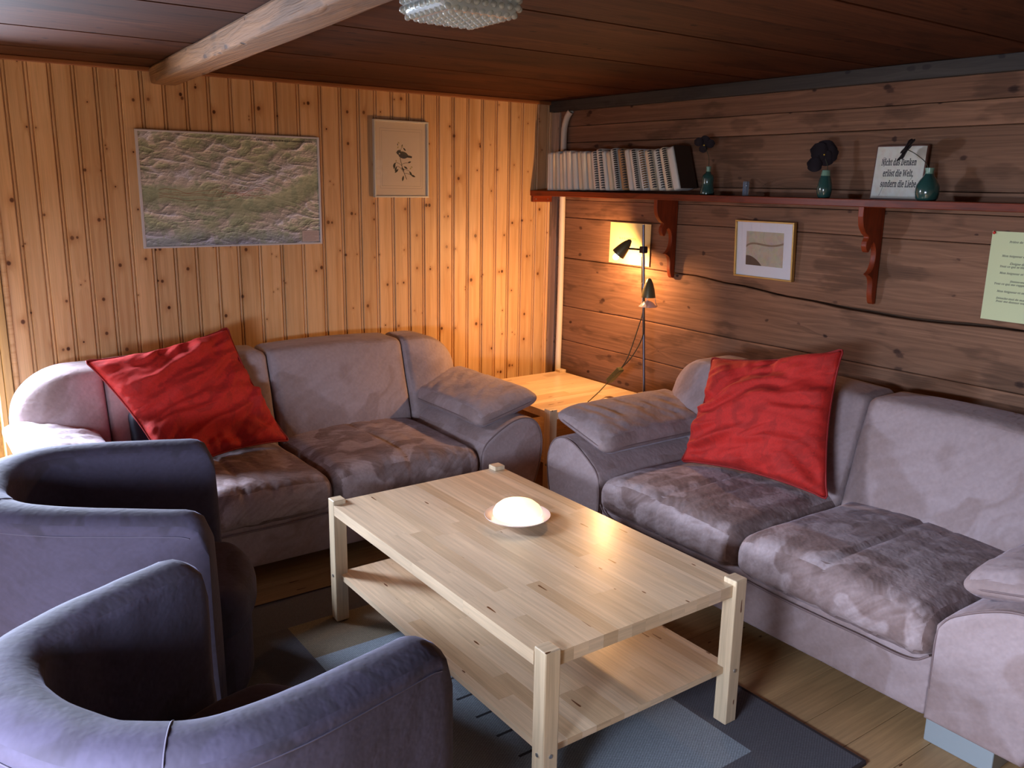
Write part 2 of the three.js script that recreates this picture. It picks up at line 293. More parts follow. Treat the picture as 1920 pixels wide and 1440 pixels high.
{ // trims
  const a = struct('trim_2', 'narrow orange-brown moulding under the ceiling'); part('moulding', boxUV(rbox(-3.1, 0, HC - 0.022, HC, 0, 0.016, 0.005), 'x'), M.trimPine, a);
  const b = struct('trim_3', 'dark grey board along the top of the timber wall'); part('board', boxUV(rbox(-0.035, 0.008, 2.092, HC, 0.001, ZE, 0.003), 'z'), M.greyTrim, b);
  const c = struct('trim_4', 'vertical corner board'); part('board', boxUV(rbox(-0.014, 0.01, 0, 2.09, 0.001, 0.075, 0.003), 'y'), mat({ map: oldM, color: srgb(206, 186, 172), roughness: 0.6 }), c);
  const e = struct('trim_5', 'rounded corner moulding beside the door'); part('moulding', boxUV(new THREE.CylinderGeometry(0.013, 0.013, HC - 0.022, 14).translate(-3.078, (HC - 0.022) / 2, 0.004), 'y'), M.pine[1], e);
}
{ // exposed beam, slightly skewed
  const b = struct('ceiling_beam', 'hewn wooden beam crossing the ceiling');
  const g = softBox(-0.066, 0.066, 2.078, HC + 0.0, 0, ZE, 0.012, [6, 4, 60], (v) => { const zz = v.z, k = 0.016 * (fbm(zz * 2.6, v.x * 20 + v.y * 20, 3, 33) - 0.5); v.x += -2.338 - 0.058 * zz + k + (HC - v.y) * 0.15 * (v.x < 0 ? 0.4 : -0.3); v.y += v.y > HC - 0.01 ? 0 : k * 0.8; });
  part('timber', boxUV(g, 'z', [1.2, 0.33]), M.beam, b);
}

// ---------------------------------------------------------------- sofas
function foldedSeat(xa, xb) {
  const xm = (xa + xb) / 2, hw = (xb - xa) / 2;
  return softBox(xa + 0.002, xb - 0.002, 0.25, 0.435, 0.27, 1.035, 0.075, [64, 12, 52], (v) => {
    const u = (v.x - xm) / hw, w = (v.z - 0.27) / 0.765, top = smooth(0.33, 0.43, v.y);
    v.y += top * (0.030 * (1 - u * u) * (1 - Math.pow(2 * w - 1, 4) * 0.7));
    // stitched creases running from back to front, with small folds beside them
    const bow = 0.03 * Math.sin(w * 2.6);
    for (const [c, d, s] of [[-0.03, 0.010, 0.010], [0.08, 0.0045, 0.011], [-0.15, 0.003, 0.014]]) { const q = (v.x - xm - c - bow) / s; v.y -= top * d * Math.exp(-q * q) * smooth(0.0, 0.15, w); if (v.z > 0.98) v.z -= d * 0.8 * Math.exp(-q * q); }
    const wr = fbm(v.x * 26, v.z * 5 + v.y * 8, 3, 37) - 0.5;
    v.y += top * 0.009 * wr * smooth(0.25, 0.8, w); if (v.z > 0.96) v.z += 0.012 * wr;
    if (v.y < 0.33 && v.z > 0.95) v.z -= 0.03 * smooth(0.33, 0.26, v.y);
    v.y += top * 0.012 * (fbm(v.x * 6, v.z * 6, 2, 43) - 0.5);
  });
}
function backPiece(xa, xb, y0, endSide) {
  const xm = (xa + xb) / 2, hw = (xb - xa) / 2;
  return softBox(xa + 0.002, xb - 0.002, y0, 0.845, 0.02, 0.36, 0.036, [30, 26, 12], (v) => {
    const h = (v.y - y0) / (0.845 - y0), front = smooth(0.1, 0.32, v.z), u = (v.x - xm) / hw;
    const a = (v.y - 0.4) / 0.445; // lean
    v.z -= front * (0.13 * clamp(a, -0.2, 1) - 0.03) ; v.z += front * 0.022 * (1 - u * u) * Math.sin(clamp(a, 0, 1) * 3.1);
    v.z += front * 0.010 * (fbm(v.x * 5, v.y * 6, 3, 51) - 0.5);
    if (endSide) {
      const R = 0.25, d = Math.abs(v.x) - (1.095 - R);
      if (d > 0) { const topY = 0.845 - (R - Math.sqrt(Math.max(0, R * R - d * d))) * 0.95; v.y = y0 + (v.y - y0) * (topY - y0) / (0.845 - y0); v.z -= front * 0.05 * (d / R) * (d / R); }
    }
    v.y += 0.012 * (1 - u * u) * smooth(0.7, 1, h) * (endSide ? 0 : 1);
  });
}
const ARM = [[0.745, 0.09], [0.745, 0.40], [0.775, 0.440], [0.82, 0.475], [0.875, 0.507], [0.94, 0.532], [1.00, 0.542], [1.055, 0.530], [1.095, 0.495], [1.118, 0.44], [1.122, 0.37], [1.105, 0.27], [1.065, 0.16], [1.03, 0.09]];
function armGeo(side) {
  const s = new THREE.Shape(); s.moveTo(...ARM[0]); s.lineTo(...ARM[1]); s.splineThru(ARM.slice(2).map(([a, b]) => new THREE.Vector2(a, b))); s.closePath();
  let g = new THREE.ExtrudeGeometry(s, { depth: 0.80, bevelEnabled: true, bevelSize: 0.02, bevelThickness: 0.02, bevelOffset: -0.02, bevelSegments: 4, curveSegments: 4, steps: 14 }).translate(0, 0, 0.185);
  g.deleteAttribute('uv'); g.deleteAttribute('normal'); g = mergeVertices(g, 1e-4);
  const p = g.attributes.position;
  for (let i = 0; i < p.count; i++) { const x = p.getX(i), y = p.getY(i), z = p.getZ(i); p.setX(i, side * (x + 0.006 * (fbm(z * 6, y * 8, 2, 55) - 0.5))); p.setY(i, y + (y > 0.4 ? 0.008 * (fbm(z * 9, x * 9, 2, 57) - 0.5) : 0)); }
  if (side < 0) { const ix = g.index.array; for (let i = 0; i < ix.length; i += 3) { const t = ix[i]; ix[i] = ix[i + 1]; ix[i + 1] = t; } }
  g = g.toNonIndexed(); g.computeVertexNormals();
  return creased(g);
}
function creased(g, ang = 0.7) { // smooth normals except over sharp edges
  const p = g.attributes.position, map = new Map(), fn = [], a = V3(), b = V3(), c = V3(), N = new Float32Array(p.count * 3);
  for (let i = 0; i < p.count; i += 3) {
    a.fromBufferAttribute(p, i); b.fromBufferAttribute(p, i + 1); c.fromBufferAttribute(p, i + 2);
    const n = b.clone().sub(a).cross(c.clone().sub(a)), area = n.length(); n.normalize(); fn.push([n, area]);
    [a, b, c].forEach((q) => { const k = Math.round(q.x * 5e3) + ',' + Math.round(q.y * 5e3) + ',' + Math.round(q.z * 5e3); if (!map.has(k)) map.set(k, []); map.get(k).push(i / 3); });
  }
  const co = Math.cos(ang);
  for (let i = 0; i < p.count; i++) {
    a.fromBufferAttribute(p, i); const k = Math.round(a.x * 5e3) + ',' + Math.round(a.y * 5e3) + ',' + Math.round(a.z * 5e3), own = fn[Math.floor(i / 3)][0], s = V3();
    for (const f of map.get(k)) if (fn[f][0].dot(own) > co) s.addScaledVector(fn[f][0], fn[f][1]);
    if (s.lengthSq() < 1e-20) s.copy(own); s.normalize(); N.set([s.x, s.y, s.z], i * 3);
  }
  g.setAttribute('normal', new THREE.BufferAttribute(N, 3)); return g;
}
// a stuffed pad: w x d in plan, edges pinched to a seam
function padGeo(w, d, t, sd, pinch = 0.03, N = 40, fold = 0.008) {
  const pos = [], idx = [];
  for (const s of [1, -1]) for (let j = 0; j <= N; j++) for (let i = 0; i <= N; i++) {
    const ease = (q) => q + 0.06 * Math.sin(q * 2 * Math.PI) * -1;
    const u = ease(i / N), v = ease(j / N), e = Math.pow(Math.max(0, 16 * u * (1 - u) * v * (1 - v)), 0.38);
    const px = (u - 0.5) * w * (1 - pinch * 4 * v * (1 - v) * (i === 0 || i === N ? 1 : Math.pow(Math.abs(2 * u - 1), 3))), pz = (v - 0.5) * d * (1 - pinch * 4 * u * (1 - u) * Math.pow(Math.abs(2 * v - 1), 3));
    const wr = fbm(u * 3 + sd, v * 10 + 2.5 * u + sd, 3, 63) - 0.5, wr2 = fbm(u * 9 + sd * 2, v * 3 + sd, 2, 69) - 0.5;
    const edge = smooth(0, 0.25, e) * (1 - 0.4 * e);
    pos.push(px, s * (t / 2 * e + edge * (fold * 1.8 * wr + fold * wr2)), pz);
  }
  const n = (N + 1) * (N + 1);
  for (let s = 0; s < 2; s++) for (let j = 0; j < N; j++) for (let i = 0; i < N; i++) { const a = s * n + j * (N + 1) + i, b = a + 1, c = a + N + 1, e = c + 1; if (!s) idx.push(a, c, b, b, c, e); else idx.push(a, b, c, b, e, c); }
  let g = new THREE.BufferGeometry(); g.setAttribute('position', new THREE.Float32BufferAttribute(pos, 3)); g.setIndex(idx); g = mergeVertices(g, 1e-5); g.computeVertexNormals(); return g;
}
function makeSofa(label, pos, turn) {
  const t = thing('sofa', label, 'sofa', pos, turn, 'pair of matching suede sofas');
  part('base', boxUV(softBox(-0.75, 0.75, 0.09, 0.30, 0.06, 0.992, 0.02, [40, 10, 12], (v) => { if (v.z > 0.9) v.z += 0.006 * (fbm(v.x * 5, v.y * 8, 2, 77) - 0.5); }), 'x', [1.16, 0.9]), M.suedePlain, t);
  for (const [a, b] of [[-0.748, 0], [0, 0.748]]) part('seat_cushion', boxUV(foldedSeat(a, b), 'x', [1.16, 0.3]), M.suede, t);
  for (const [a, b] of [[-0.735, 0], [0, 0.735]]) part('back_cushion', boxUV(backPiece(a, b, 0.36, false), 'x', [1.16, 1.2]), M.suedePlain, t);
  for (const s of [-1, 1]) {
    part('back_end', boxUV(backPiece(s < 0 ? -1.095 : 0.735, s < 0 ? -0.735 : 1.095, 0.09, true), 'x', [1.16, 1.2]), M.suedePlain, t);
    const arm = part('armrest', boxUV(armGeo(s), 'z', [1.16, 0.6]), M.suedePlain, t);
    const crv = [[0.752, 0.20], [0.752, 0.39], ...ARM.slice(2, 13)].map(([x, y]) => V3(s * (x - 0.004 * Math.sign(x - 0.9)), y - 0.004, 1.000));
    part('piping', tube(crv, 0.0035, 60, 6), M.piping, arm);
    const pg = softBox(-0.19, 0.19, -0.045, 0.045, -0.37, 0.37, 0.042, [26, 8, 44], (v) => { const a = v.x / 0.19, b = v.z / 0.37, k = (1 - a * a) * (1 - b ** 4); v.y += Math.sign(v.y) * 0.022 * k + (v.y > 0 ? 0.034 * k * (fbm(a * 2 + s, b * 11 + a * 2, 3, 105) - 0.5) : 0); v.x *= 1 - 0.03 * (1 - b * b); v.y *= 1 - 0.35 * smooth(0.8, 1, Math.abs(b)) - 0.25 * smooth(0.75, 1, Math.abs(a)); });
    pg.rotateZ(s * 0.24).translate(s * 0.955, 0.575, 0.58);
    const pp = pg.attributes.position; for (let i = 0; i < pp.count; i++) { const z = pp.getZ(i); if (z > 0.8) pp.setY(i, pp.getY(i) - 0.35 * (z - 0.8) ** 2); } pg.computeVertexNormals();
    const pil = part('arm_pillow', boxUV(pg, 'z', [1.16, 1.16]), M.suedePlain, t), loop = [];
    for (let i = 0; i < 48; i++) { const a = i / 48 * 2 * Math.PI, c = Math.cos(a), n = Math.sin(a), q = Math.pow(Math.abs(c) ** 8 + Math.abs(n) ** 8, -1 / 8), lx = 0.1895 * c * q, lz = 0.37 * n * q, k = s * 0.24, y0 = 0; const v = V3(lx * (1 - 0.03 * (1 - (lz / 0.37) ** 2)) * Math.cos(k) - y0, lx * Math.sin(k), lz).add(V3(s * 0.955, 0.575, 0.58)); if (v.z > 0.8) v.y -= 0.35 * (v.z - 0.8) ** 2; loop.push(v); }
    part('piping', tube(loop, 0.003, 120, 5, true), M.piping, pil);
  }
  part('piping', tube([[-0.742, 0.30, 1.0], [-0.70, 0.268, 1.006], [-0.5, 0.262, 1.005], [-0.2, 0.262, 1.005], [0, 0.27, 1.004], [0.2, 0.262, 1.005], [0.5, 0.262, 1.005], [0.70, 0.268, 1.006], [0.742, 0.30, 1.0]], 0.004, 80, 6), M.piping, t);
  for (const sx of [-1, 1]) for (const [z0, z1] of [[0.66, 0.965], [0.10, 0.16]]) part('foot', rbox(Math.min(sx * 0.74, sx * 0.945), Math.max(sx * 0.74, sx * 0.945), 0, 0.10, z0, z1, 0.004), M.plinth, t, 'silver-grey plinth foot');
  return t;
}
const sofaA = makeSofa('mauve suede sofa against the knotty pine wall, below the map', [-2.05, 0, 0.155], 0);
const sofaB = copyThing(sofaA, [-0.095, 0, 2.53], -Math.PI / 2, 'mauve suede sofa against the dark timber wall, under the long shelf');

// ---------------------------------------------------------------- red cushions
function redCushion(label, c, thick, sd, N = 56) { // c = four corners: top left, top right, bottom right, bottom left
  const P = c.map((q) => V3(...q)), base = P[0].clone().add(P[1]).add(P[2]).add(P[3]).multiplyScalar(0.25); base.y = Math.min(...P.map((q) => q.y));
  const t = thing('throw_cushion', label, 'cushion', base.toArray(), 0, 'red velvet cushions');
  P.forEach((q) => q.sub(base));
  const n = P[1].clone().sub(P[0]).add(P[2].clone().sub(P[3])).cross(P[3].clone().sub(P[0]).add(P[2].clone().sub(P[1]))).normalize().multiplyScalar(-1);
  const mid = (u, v) => { // seam surface: edges drawn in between the corners
    const q = P[0].clone().multiplyScalar((1 - u) * (1 - v)).addScaledVector(P[1], u * (1 - v)).addScaledVector(P[2], u * v).addScaledVector(P[3], (1 - u) * v);
    const cen = P[0].clone().add(P[1]).add(P[2]).add(P[3]).multiplyScalar(0.25), du = 0.095 * 4 * u * (1 - u) * Math.pow(Math.abs(2 * v - 1), 2), dv = 0.08 * 4 * v * (1 - v) * Math.pow(Math.abs(2 * u - 1), 2);
    return q.addScaledVector(cen.clone().sub(q), clamp(du + dv, 0, 0.2));
  };
  const pos = [], idx = [];
  for (const s of [1, -1]) for (let j = 0; j <= N; j++) for (let i = 0; i <= N; i++) {
    const u = i / N, v = j / N, e = Math.pow(Math.max(0, 16 * u * (1 - u) * v * (1 - v)), 0.45), q = mid(u, v);
    const uu = u + 0.15 * (fbm(u * 3, v * 3 + sd, 2, 95) - 0.5), vv = v + 0.22 * (fbm(u * 2.5 + 4 + sd, v * 2.5, 2, 97) - 0.5);
    const ridge = (k) => 1 - Math.abs(2 * fbm(k, sd + uu * 1.3, 2, 99) - 1);
    const fold = (ridge(vv * 6.5 + uu * 2.4 + sd) - 0.7) * 0.055, fold2 = (fbm(uu * 4 + sd, vv * 15 + uu * 5, 3, 101) - 0.5) * 0.035, rad = (fbm(Math.atan2(v - 0.5, u - 0.5) * 5 + sd, sd, 2, 103) - 0.5) * 0.06 * smooth(0.25, 0.5, Math.hypot(u - 0.5, v - 0.5));
    const edge = smooth(0.02, 0.35, e);
    q.addScaledVector(n, s * (thick / 2 * e) + (s > 0 ? edge * (fold + fold2 + rad) : 0)); q.y = Math.max(q.y, -0.012);
    pos.push(q.x, q.y, q.z);
  }
  const k = (N + 1) * (N + 1);
  for (let s = 0; s < 2; s++) for (let j = 0; j < N; j++) for (let i = 0; i < N; i++) { const a = s * k + j * (N + 1) + i, b = a + 1, d = a + N + 1, f = d + 1; if (s) idx.push(a, b, d, b, f, d); else idx.push(a, d, b, b, d, f); }
  let g = new THREE.BufferGeometry(); g.setAttribute('position', new THREE.Float32BufferAttribute(pos, 3)); g.setIndex(idx); g = mergeVertices(g, 1e-5); g.computeVertexNormals();
  part('cover', boxUV(g, 'x'), M.red, t);
  const rim = []; for (let i = 0; i < 14; i++) rim.push(mid(i / 14, 0)); for (let i = 0; i < 14; i++) rim.push(mid(1, i / 14)); for (let i = 0; i < 14; i++) rim.push(mid(1 - i / 14, 1)); for (let i = 0; i < 14; i++) rim.push(mid(0, 1 - i / 14));
  part('piping', tube(rim, 0.004, 180, 6, true), M.redPipe, t);
  return t;
}
redCushion('red velvet cushion lying slanted on the sofa below the map', [[-2.868, 0.905, 0.54], [-2.24, 0.975, 0.42], [-2.075, 0.475, 0.70], [-2.655, 0.475, 0.90]], 0.16, 1.3);
redCushion('red velvet cushion standing upright on the sofa under the shelf', [[-0.45, 0.885, 1.80], [-0.40, 1.022, 2.428], [-0.60, 0.47, 2.555], [-0.73, 0.47, 1.91]], 0.19, 4.7);
{
  const b = thing('bag', 'dark blue bag with bright blue trim, tucked behind the slanted red cushion', 'bag', [-2.72, 0.472, 0.60]);
  part('body', boxUV(softBox(-0.01, 0.12, 0.0, 0.20, -0.05, 0.05, 0.035, [12, 12, 8], (v) => { v.x += 0.02 * (fbm(v.y * 9, v.z * 9, 2, 5) - 0.5); v.z += -0.25 * v.y; })), mat({ color: srgb(22, 30, 48), roughness: 0.7 }), b);
  part('trim', boxUV(softBox(-0.03, 0.08, 0.0, 0.035, 0.045, 0.09, 0.014, [8, 6, 6])), mat({ color: srgb(20, 70, 190), roughness: 0.5 }), b, 'bright blue trim');
}

// ---------------------------------------------------------------- tub armchairs
function makeArmchair(label, pos, turn) { // faces +z in its own axes
  const t = thing('armchair', label, 'armchair', pos, turn, 'pair of purple tub armchairs');
  const TH = 0.115, zf = 0.27, nArm = 18, half = [[-0.366, 0.27], [-0.348, 0.15], [-0.33, 0.02], [-0.305, -0.12], [-0.252, -0.25], [-0.145, -0.33]];
  const plan = new THREE.CatmullRomCurve3([...half.map(([x, z]) => V3(x, 0, z)), V3(0, 0, -0.355), ...half.map(([x, z]) => V3(-x, 0, z)).reverse()]);
  const path = plan.getSpacedPoints(71).map((q) => [q.x, q.z]);
  const m = path.length, pos3 = [], idx = [], K = 22;
  const seam = [], seamIn = [];
  for (let i = 0; i < m; i++) {
    const [x, z] = path[i], [x0, z0] = path[Math.max(0, i - 1)], [x1, z1] = path[Math.min(m - 1, i + 1)], tx = x1 - x0, tz = z1 - z0, l = Math.hypot(tx, tz), nx = -tz / l * -1, nz = tx / l * -1;
    // outward normal: away from the seat
    const sgn = (nx * x + nz * (z + 0.0)) >= 0 ? 1 : -1, ox = nx * sgn, oz = nz * sgn;
    const back = clamp((zf - z) / 0.62, 0, 1), endD = (i < nArm || i >= m - nArm) ? zf - z : 1;
    const corner = endD < 0.07 ? 0.07 - Math.sqrt(Math.max(0, 0.07 * 0.07 - (0.07 - endD) ** 2)) : 0;
    const top = 0.755 + 0.045 * back - corner, th = TH / 2 * (endD < 0.02 ? 0.82 + 0.18 * Math.sqrt(clamp(endD / 0.02, 0, 1)) : 1) * (1 + 0.2 * back);
    for (let k = 0; k < K; k++) { // section: up the outside, over the rounded top, down the inside
      let o, y; const r = 0.042;
      if (k < 8) { y = lerp(0.05, top - r, k / 7); o = th; } else if (k < 14) { const a = (k - 7) / 7 * Math.PI; o = th * Math.cos(a); y = top - r + r * Math.sin(a); } else { y = lerp(top - r, 0.12, (k - 14) / 7); o = -th; }
      const taper = -0.045 * smooth(0.45, 0.05, y), puff = 0.006 * (fbm(i * 0.3, y * 7, 2, 111) - 0.5);
      pos3.push(x + ox * (o + taper + puff), y, z + oz * (o + taper + puff));
    }
    seam.push(V3(x + ox * (th + 0.001), top - 0.052, z + oz * (th + 0.001)));
    seamIn.push(V3(x - ox * (th + 0.001), top - 0.052, z - oz * (th + 0.001)));
  }
  for (let i = 0; i < m - 1; i++) for (let k = 0; k < K - 1; k++) { const a = i * K + k, b = a + 1, c = a + K, d = c + 1; idx.push(a, b, c, b, d, c); }
  for (const [i, f] of [[0, 0], [m - 1, 1]]) { const c0 = pos3.length / 3; let sx = 0, sy = 0, sz = 0; for (let k = 0; k < K; k++) { sx += pos3[(i * K + k) * 3]; sy += pos3[(i * K + k) * 3 + 1]; sz += pos3[(i * K + k) * 3 + 2]; } pos3.push(sx / K, sy / K, sz / K + 0.012); for (let k = 0; k < K; k++) { const a = i * K + k, b = i * K + (k + 1) % K; if (f) idx.push(a, b, c0); else idx.push(b, a, c0); } }
  let g = new THREE.BufferGeometry(); g.setAttribute('position', new THREE.Float32BufferAttribute(pos3, 3)); g.setIndex(idx);
  g = creased(g.toNonIndexed(), 0.9);
  part('shell', boxUV(g, 'x'), M.chair, t);
  part('seam', tube(seam.slice(2, -2), 0.0016, 160, 5), M.chairPipe, t);
  // vertical seam at the middle of the back
  const mi = 25, ms = []; for (let k = 0; k < 15; k++) ms.push(V3(pos3[(mi * K + k) * 3], pos3[(mi * K + k) * 3 + 1], pos3[(mi * K + k) * 3 + 2])); part('seam', tube(ms, 0.0018, 60, 5), M.chairPipe, t);
  // seat with a rounded front, and the front apron under it
  const seat = (y0, y1, grow, r) => softBox(-0.262, 0.262, y0, y1, -0.28, 0.37 + grow, r, [28, 10, 32], (v) => {
    const w = Math.max(0, (v.z - 0.16) / (0.24 + grow)), lim = 0.262 * Math.sqrt(Math.max(0.02, 1 - 0.42 * w * w)); v.x *= lim / 0.262; v.z -= 0.10 * (v.x / 0.262) ** 2 * clamp(w, 0, 1);
    const b = clamp((0.1 - v.z) / 0.34, 0, 1); v.x *= 1 - 0.55 * b * b;
  });
  part('seat_cushion', boxUV(seat(0.27, 0.43, 0.02, 0.06), 'x'), M.chair, t);
  part('apron', boxUV(seat(0.05, 0.28, 0.0, 0.03), 'x'), M.chair, t);
  for (const [x, z] of [[-0.24, 0.20], [0.24, 0.20], [-0.14, -0.16], [0.14, -0.16]]) part('foot', new THREE.CylinderGeometry(0.02, 0.016, 0.048, 14).translate(x, 0.036, z), M.black, t);
  return t;
}
const chairA = makeArmchair('dark purple suede tub armchair standing closer to the pine wall', [-2.995, 0.0, 1.685], Math.atan2(0.955, 0.297));
const chairB = copyThing(chairA, [-3.055, 0.0, 2.80], Math.atan2(0.905, -0.425), 'dark purple suede tub armchair closest to the camera');

// ---------------------------------------------------------------- birch tables
function staves(parent, x0, x1, z0, z1, y0, y1, leg, inset, along, name) {
  // rows of glued staves; the two outer rows stop at the legs
  const a0 = along === 'z' ? x0 : z0, a1 = along === 'z' ? x1 : z1, b0 = along === 'z' ? z0 : x0, b1 = along === 'z' ? z1 : x1;
  const nIn = Math.round((a1 - a0 - 2 * leg) / 0.05), rows = [[a0, a0 + leg, true]]; for (let i = 0; i < nIn; i++) rows.push([lerp(a0 + leg, a1 - leg, i / nIn), lerp(a0 + leg, a1 - leg, (i + 1) / nIn), false]); rows.push([a1 - leg, a1, true]);
  for (const [p, q, outer] of rows) {
    const s = outer ? b0 + leg : b0 + inset, e = outer ? b1 - leg : b1 - inset; let t = s;
    while (t < e - 1e-6) {
      let len = rr(0.28, 0.62); if (e - t - len < 0.14) len = e - t;
      const tone = [0, 0, 2, 1, 4, 0, 4, 2, 3][Math.floor(rnd() * 9)], g = 0.00015;
      const geo = along === 'z' ? box(p + g, q - g, y0, y1, t + g, t + len - g) : box(t + g, t + len - g, y0, y1, p + g, q - g);
      part(name, boxUV(geo, along, [rnd() * 3, rnd() * 3]), M.birch[tone], parent); t += len;
    }
  }
}
function makeTable(name, label, x0, x1, z0, z1, along, withShelf, floorY = 0) {
  const cx = (x0 + x1) / 2, cz = (z0 + z1) / 2, t = thing(name, label, 'table', [cx, 0, cz]), X0 = x0 - cx, X1 = x1 - cx, Z0 = z0 - cz, Z1 = z1 - cz, L = 0.05;
  const top = new THREE.Group(); top.name = 'table_top'; t.add(top); staves(top, X0, X1, Z0, Z1, 0.445, 0.484, L + 0.0006, 0.012, along, 'stave');
  for (const [x, z] of [[X0, Z0], [X1 - L, Z0], [X0, Z1 - L], [X1 - L, Z1 - L]]) {
    const leg = part('leg', boxUV(rbox(x, x + L, floorY, 0.5, z, z + L, 0.004, 3), 'y', [x * 3, z * 3]), M.birchLeg, t);
    part('screw', new THREE.CylinderGeometry(0.006, 0.006, 0.004, 14).rotateX(Math.PI / 2).translate(x + L / 2, 0.195, z < 0 ? z : z + L), M.steel, leg);
    part('screw', new THREE.CylinderGeometry(0.006, 0.006, 0.004, 14).rotateZ(Math.PI / 2).translate(x < 0 ? x : x + L, 0.195, z + L / 2), M.steel, leg);
  }
  if (withShelf) { const sh = new THREE.Group(); sh.name = 'shelf'; t.add(sh); staves(sh, X0 + 0.02, X1 - 0.02, Z0 + 0.012, Z1 - 0.012, 0.183, 0.203, L - 0.0195, 0.012, along, 'stave'); }
  return t;
}
makeTable('coffee_table', 'low rectangular birch coffee table with an open lower shelf, on the grey rug', -2.257, -1.481, 1.56, 2.887, 'z', true, 0.012);
makeTable('side_table', 'square birch side table in the corner between the two sofas', -0.765, -0.04, 0.20, 1.005, 'x', true);

// ---------------------------------------------------------------- glowing dome on its plate
{
  const p = thing('plate', 'white plate under the glowing dome on the coffee table', 'plate', [-1.773, 0.4845, 2.10]);
  part('dish', lathe([[0, 0.004], [0.06, 0.004], [0.062, 0], [0.068, 0], [0.07, 0.004], [0.1, 0.014], [0.117, 0.022], [0.1185, 0.024], [0.117, 0.0255], [0.1, 0.019], [0.07, 0.009], [0, 0.008]], 56), M.porcelain, p);
  const d = thing('dome_lamp', 'glowing white dome light sitting on the plate on the coffee table', 'lamp', [-1.773, 0.4935, 2.10]);
  part('dome', lathe([[0.0, 0], [0.062, 0], [0.080, 0.009], [0.088, 0.018], [0.088, 0.027], [0.080, 0.043], [0.063, 0.057], [0.039, 0.066], [0.017, 0.0705], [0.0, 0.071]], 48), mat({ color: srgb(255, 240, 220), roughness: 0.4, emissive: new THREE.Color().setRGB(1.0, 0.74, 0.40), emissiveIntensity: 2.1 }), d);
  const l = new THREE.PointLight(new THREE.Color().setRGB(1, 0.60, 0.26), 0.02); l.position.set(0, 0.035, 0); l.castShadow = true; l.shadow.radius = 2; d.add(l);
}

// ---------------------------------------------------------------- rug
{
  const r = thing('rug', 'grey woven rug with darker and lighter rectangles under the coffee table', 'rug', [-2.06, 0, 2.275]);
  const w = 1.48, d = 1.92;
  const tex = canvasTex(1024, 1328, (c, W, H) => { // u = x, canvas y = z
    const X = (x) => (x + 2.8) / w * W, Z = (z) => (z - 1.315) / d * H;
    c.fillStyle = '#5d5b62'; c.fillRect(0, 0, W, H);
    c.fillStyle = '#97a1ab'; c.fillRect(X(-2.58), Z(1.545), X(-1.56) - X(-2.58), Z(3.015) - Z(1.545));
    c.fillStyle = '#83745f'; c.fillRect(X(-2.43), Z(1.545), X(-2.05) - X(-2.43), Z(1.80) - Z(1.545));
    c.fillStyle = '#55535a'; c.fillRect(X(-2.8), Z(1.545), X(-2.43) - X(-2.8), Z(2.15) - Z(1.545));
    c.fillStyle = '#8a949e'; c.fillRect(X(-2.12), Z(1.9), X(-1.56) - X(-2.12), Z(2.3) - Z(1.9));
    c.fillStyle = '#33333a'; for (let k = 0; k < 6; k++) c.fillRect(X(-2.15), Z(2.06 + k * 0.115), X(-2.09) - X(-2.15), 7);
    const im = c.getImageData(0, 0, W, H), q = im.data;
    for (let y = 0; y < H; y++) for (let x = 0; x < W; x++) { const i = (y * W + x) * 4, k = (0.86 + 0.2 * ((Math.floor(y / 3) + Math.floor(x / 5)) % 2)) * (0.9 + 0.2 * noise(x * 0.7, y * 0.7, 3)); q[i] *= k; q[i + 1] *= k; q[i + 2] *= k; }
    c.putImageData(im, 0, 0);
  });
  const weave = dataTex(256, 256, (u, v, x, y) => 0.35 + 0.5 * ((Math.floor(y / 4) + Math.floor(x / 8)) % 2) * (0.6 + 0.4 * Math.sin((y % 4) / 4 * Math.PI)) + 0.15 * noise(x, y, 4), false, THREE.RepeatWrapping); weave.repeat.set(12, 15);
  const g = new THREE.PlaneGeometry(w, d, 60, 80).rotateX(-Math.PI / 2), p = g.attributes.position;
  for (let i = 0; i < p.count; i++) p.setY(i, 0.009 + 0.002 * fbm((p.getX(i) + 3) * 5, (p.getZ(i) + 3) * 5, 2, 6));
  part('pile', g, mat({ map: tex, bumpMap: weave, bumpScale: 0.003, roughness: 0.95 }), r);
  part('edging', merge([box(-w / 2 - 0.006, -w / 2 + 0.004, 0, 0.011, -d / 2, d / 2), box(w / 2 - 0.004, w / 2 + 0.006, 0, 0.011, -d / 2, d / 2), box(-w / 2, w / 2, 0, 0.011, -d / 2 - 0.006, -d / 2 + 0.004), box(-w / 2, w / 2, 0, 0.011, d / 2 - 0.004, d / 2 + 0.006)]), mat({ color: srgb(44, 34, 36), roughness: 0.9 }), r);
  part('backing', box(-w / 2, w / 2, 0, 0.006, -d / 2, d / 2), mat({ color: srgb(50, 45, 45), roughness: 0.95 }), r);
}

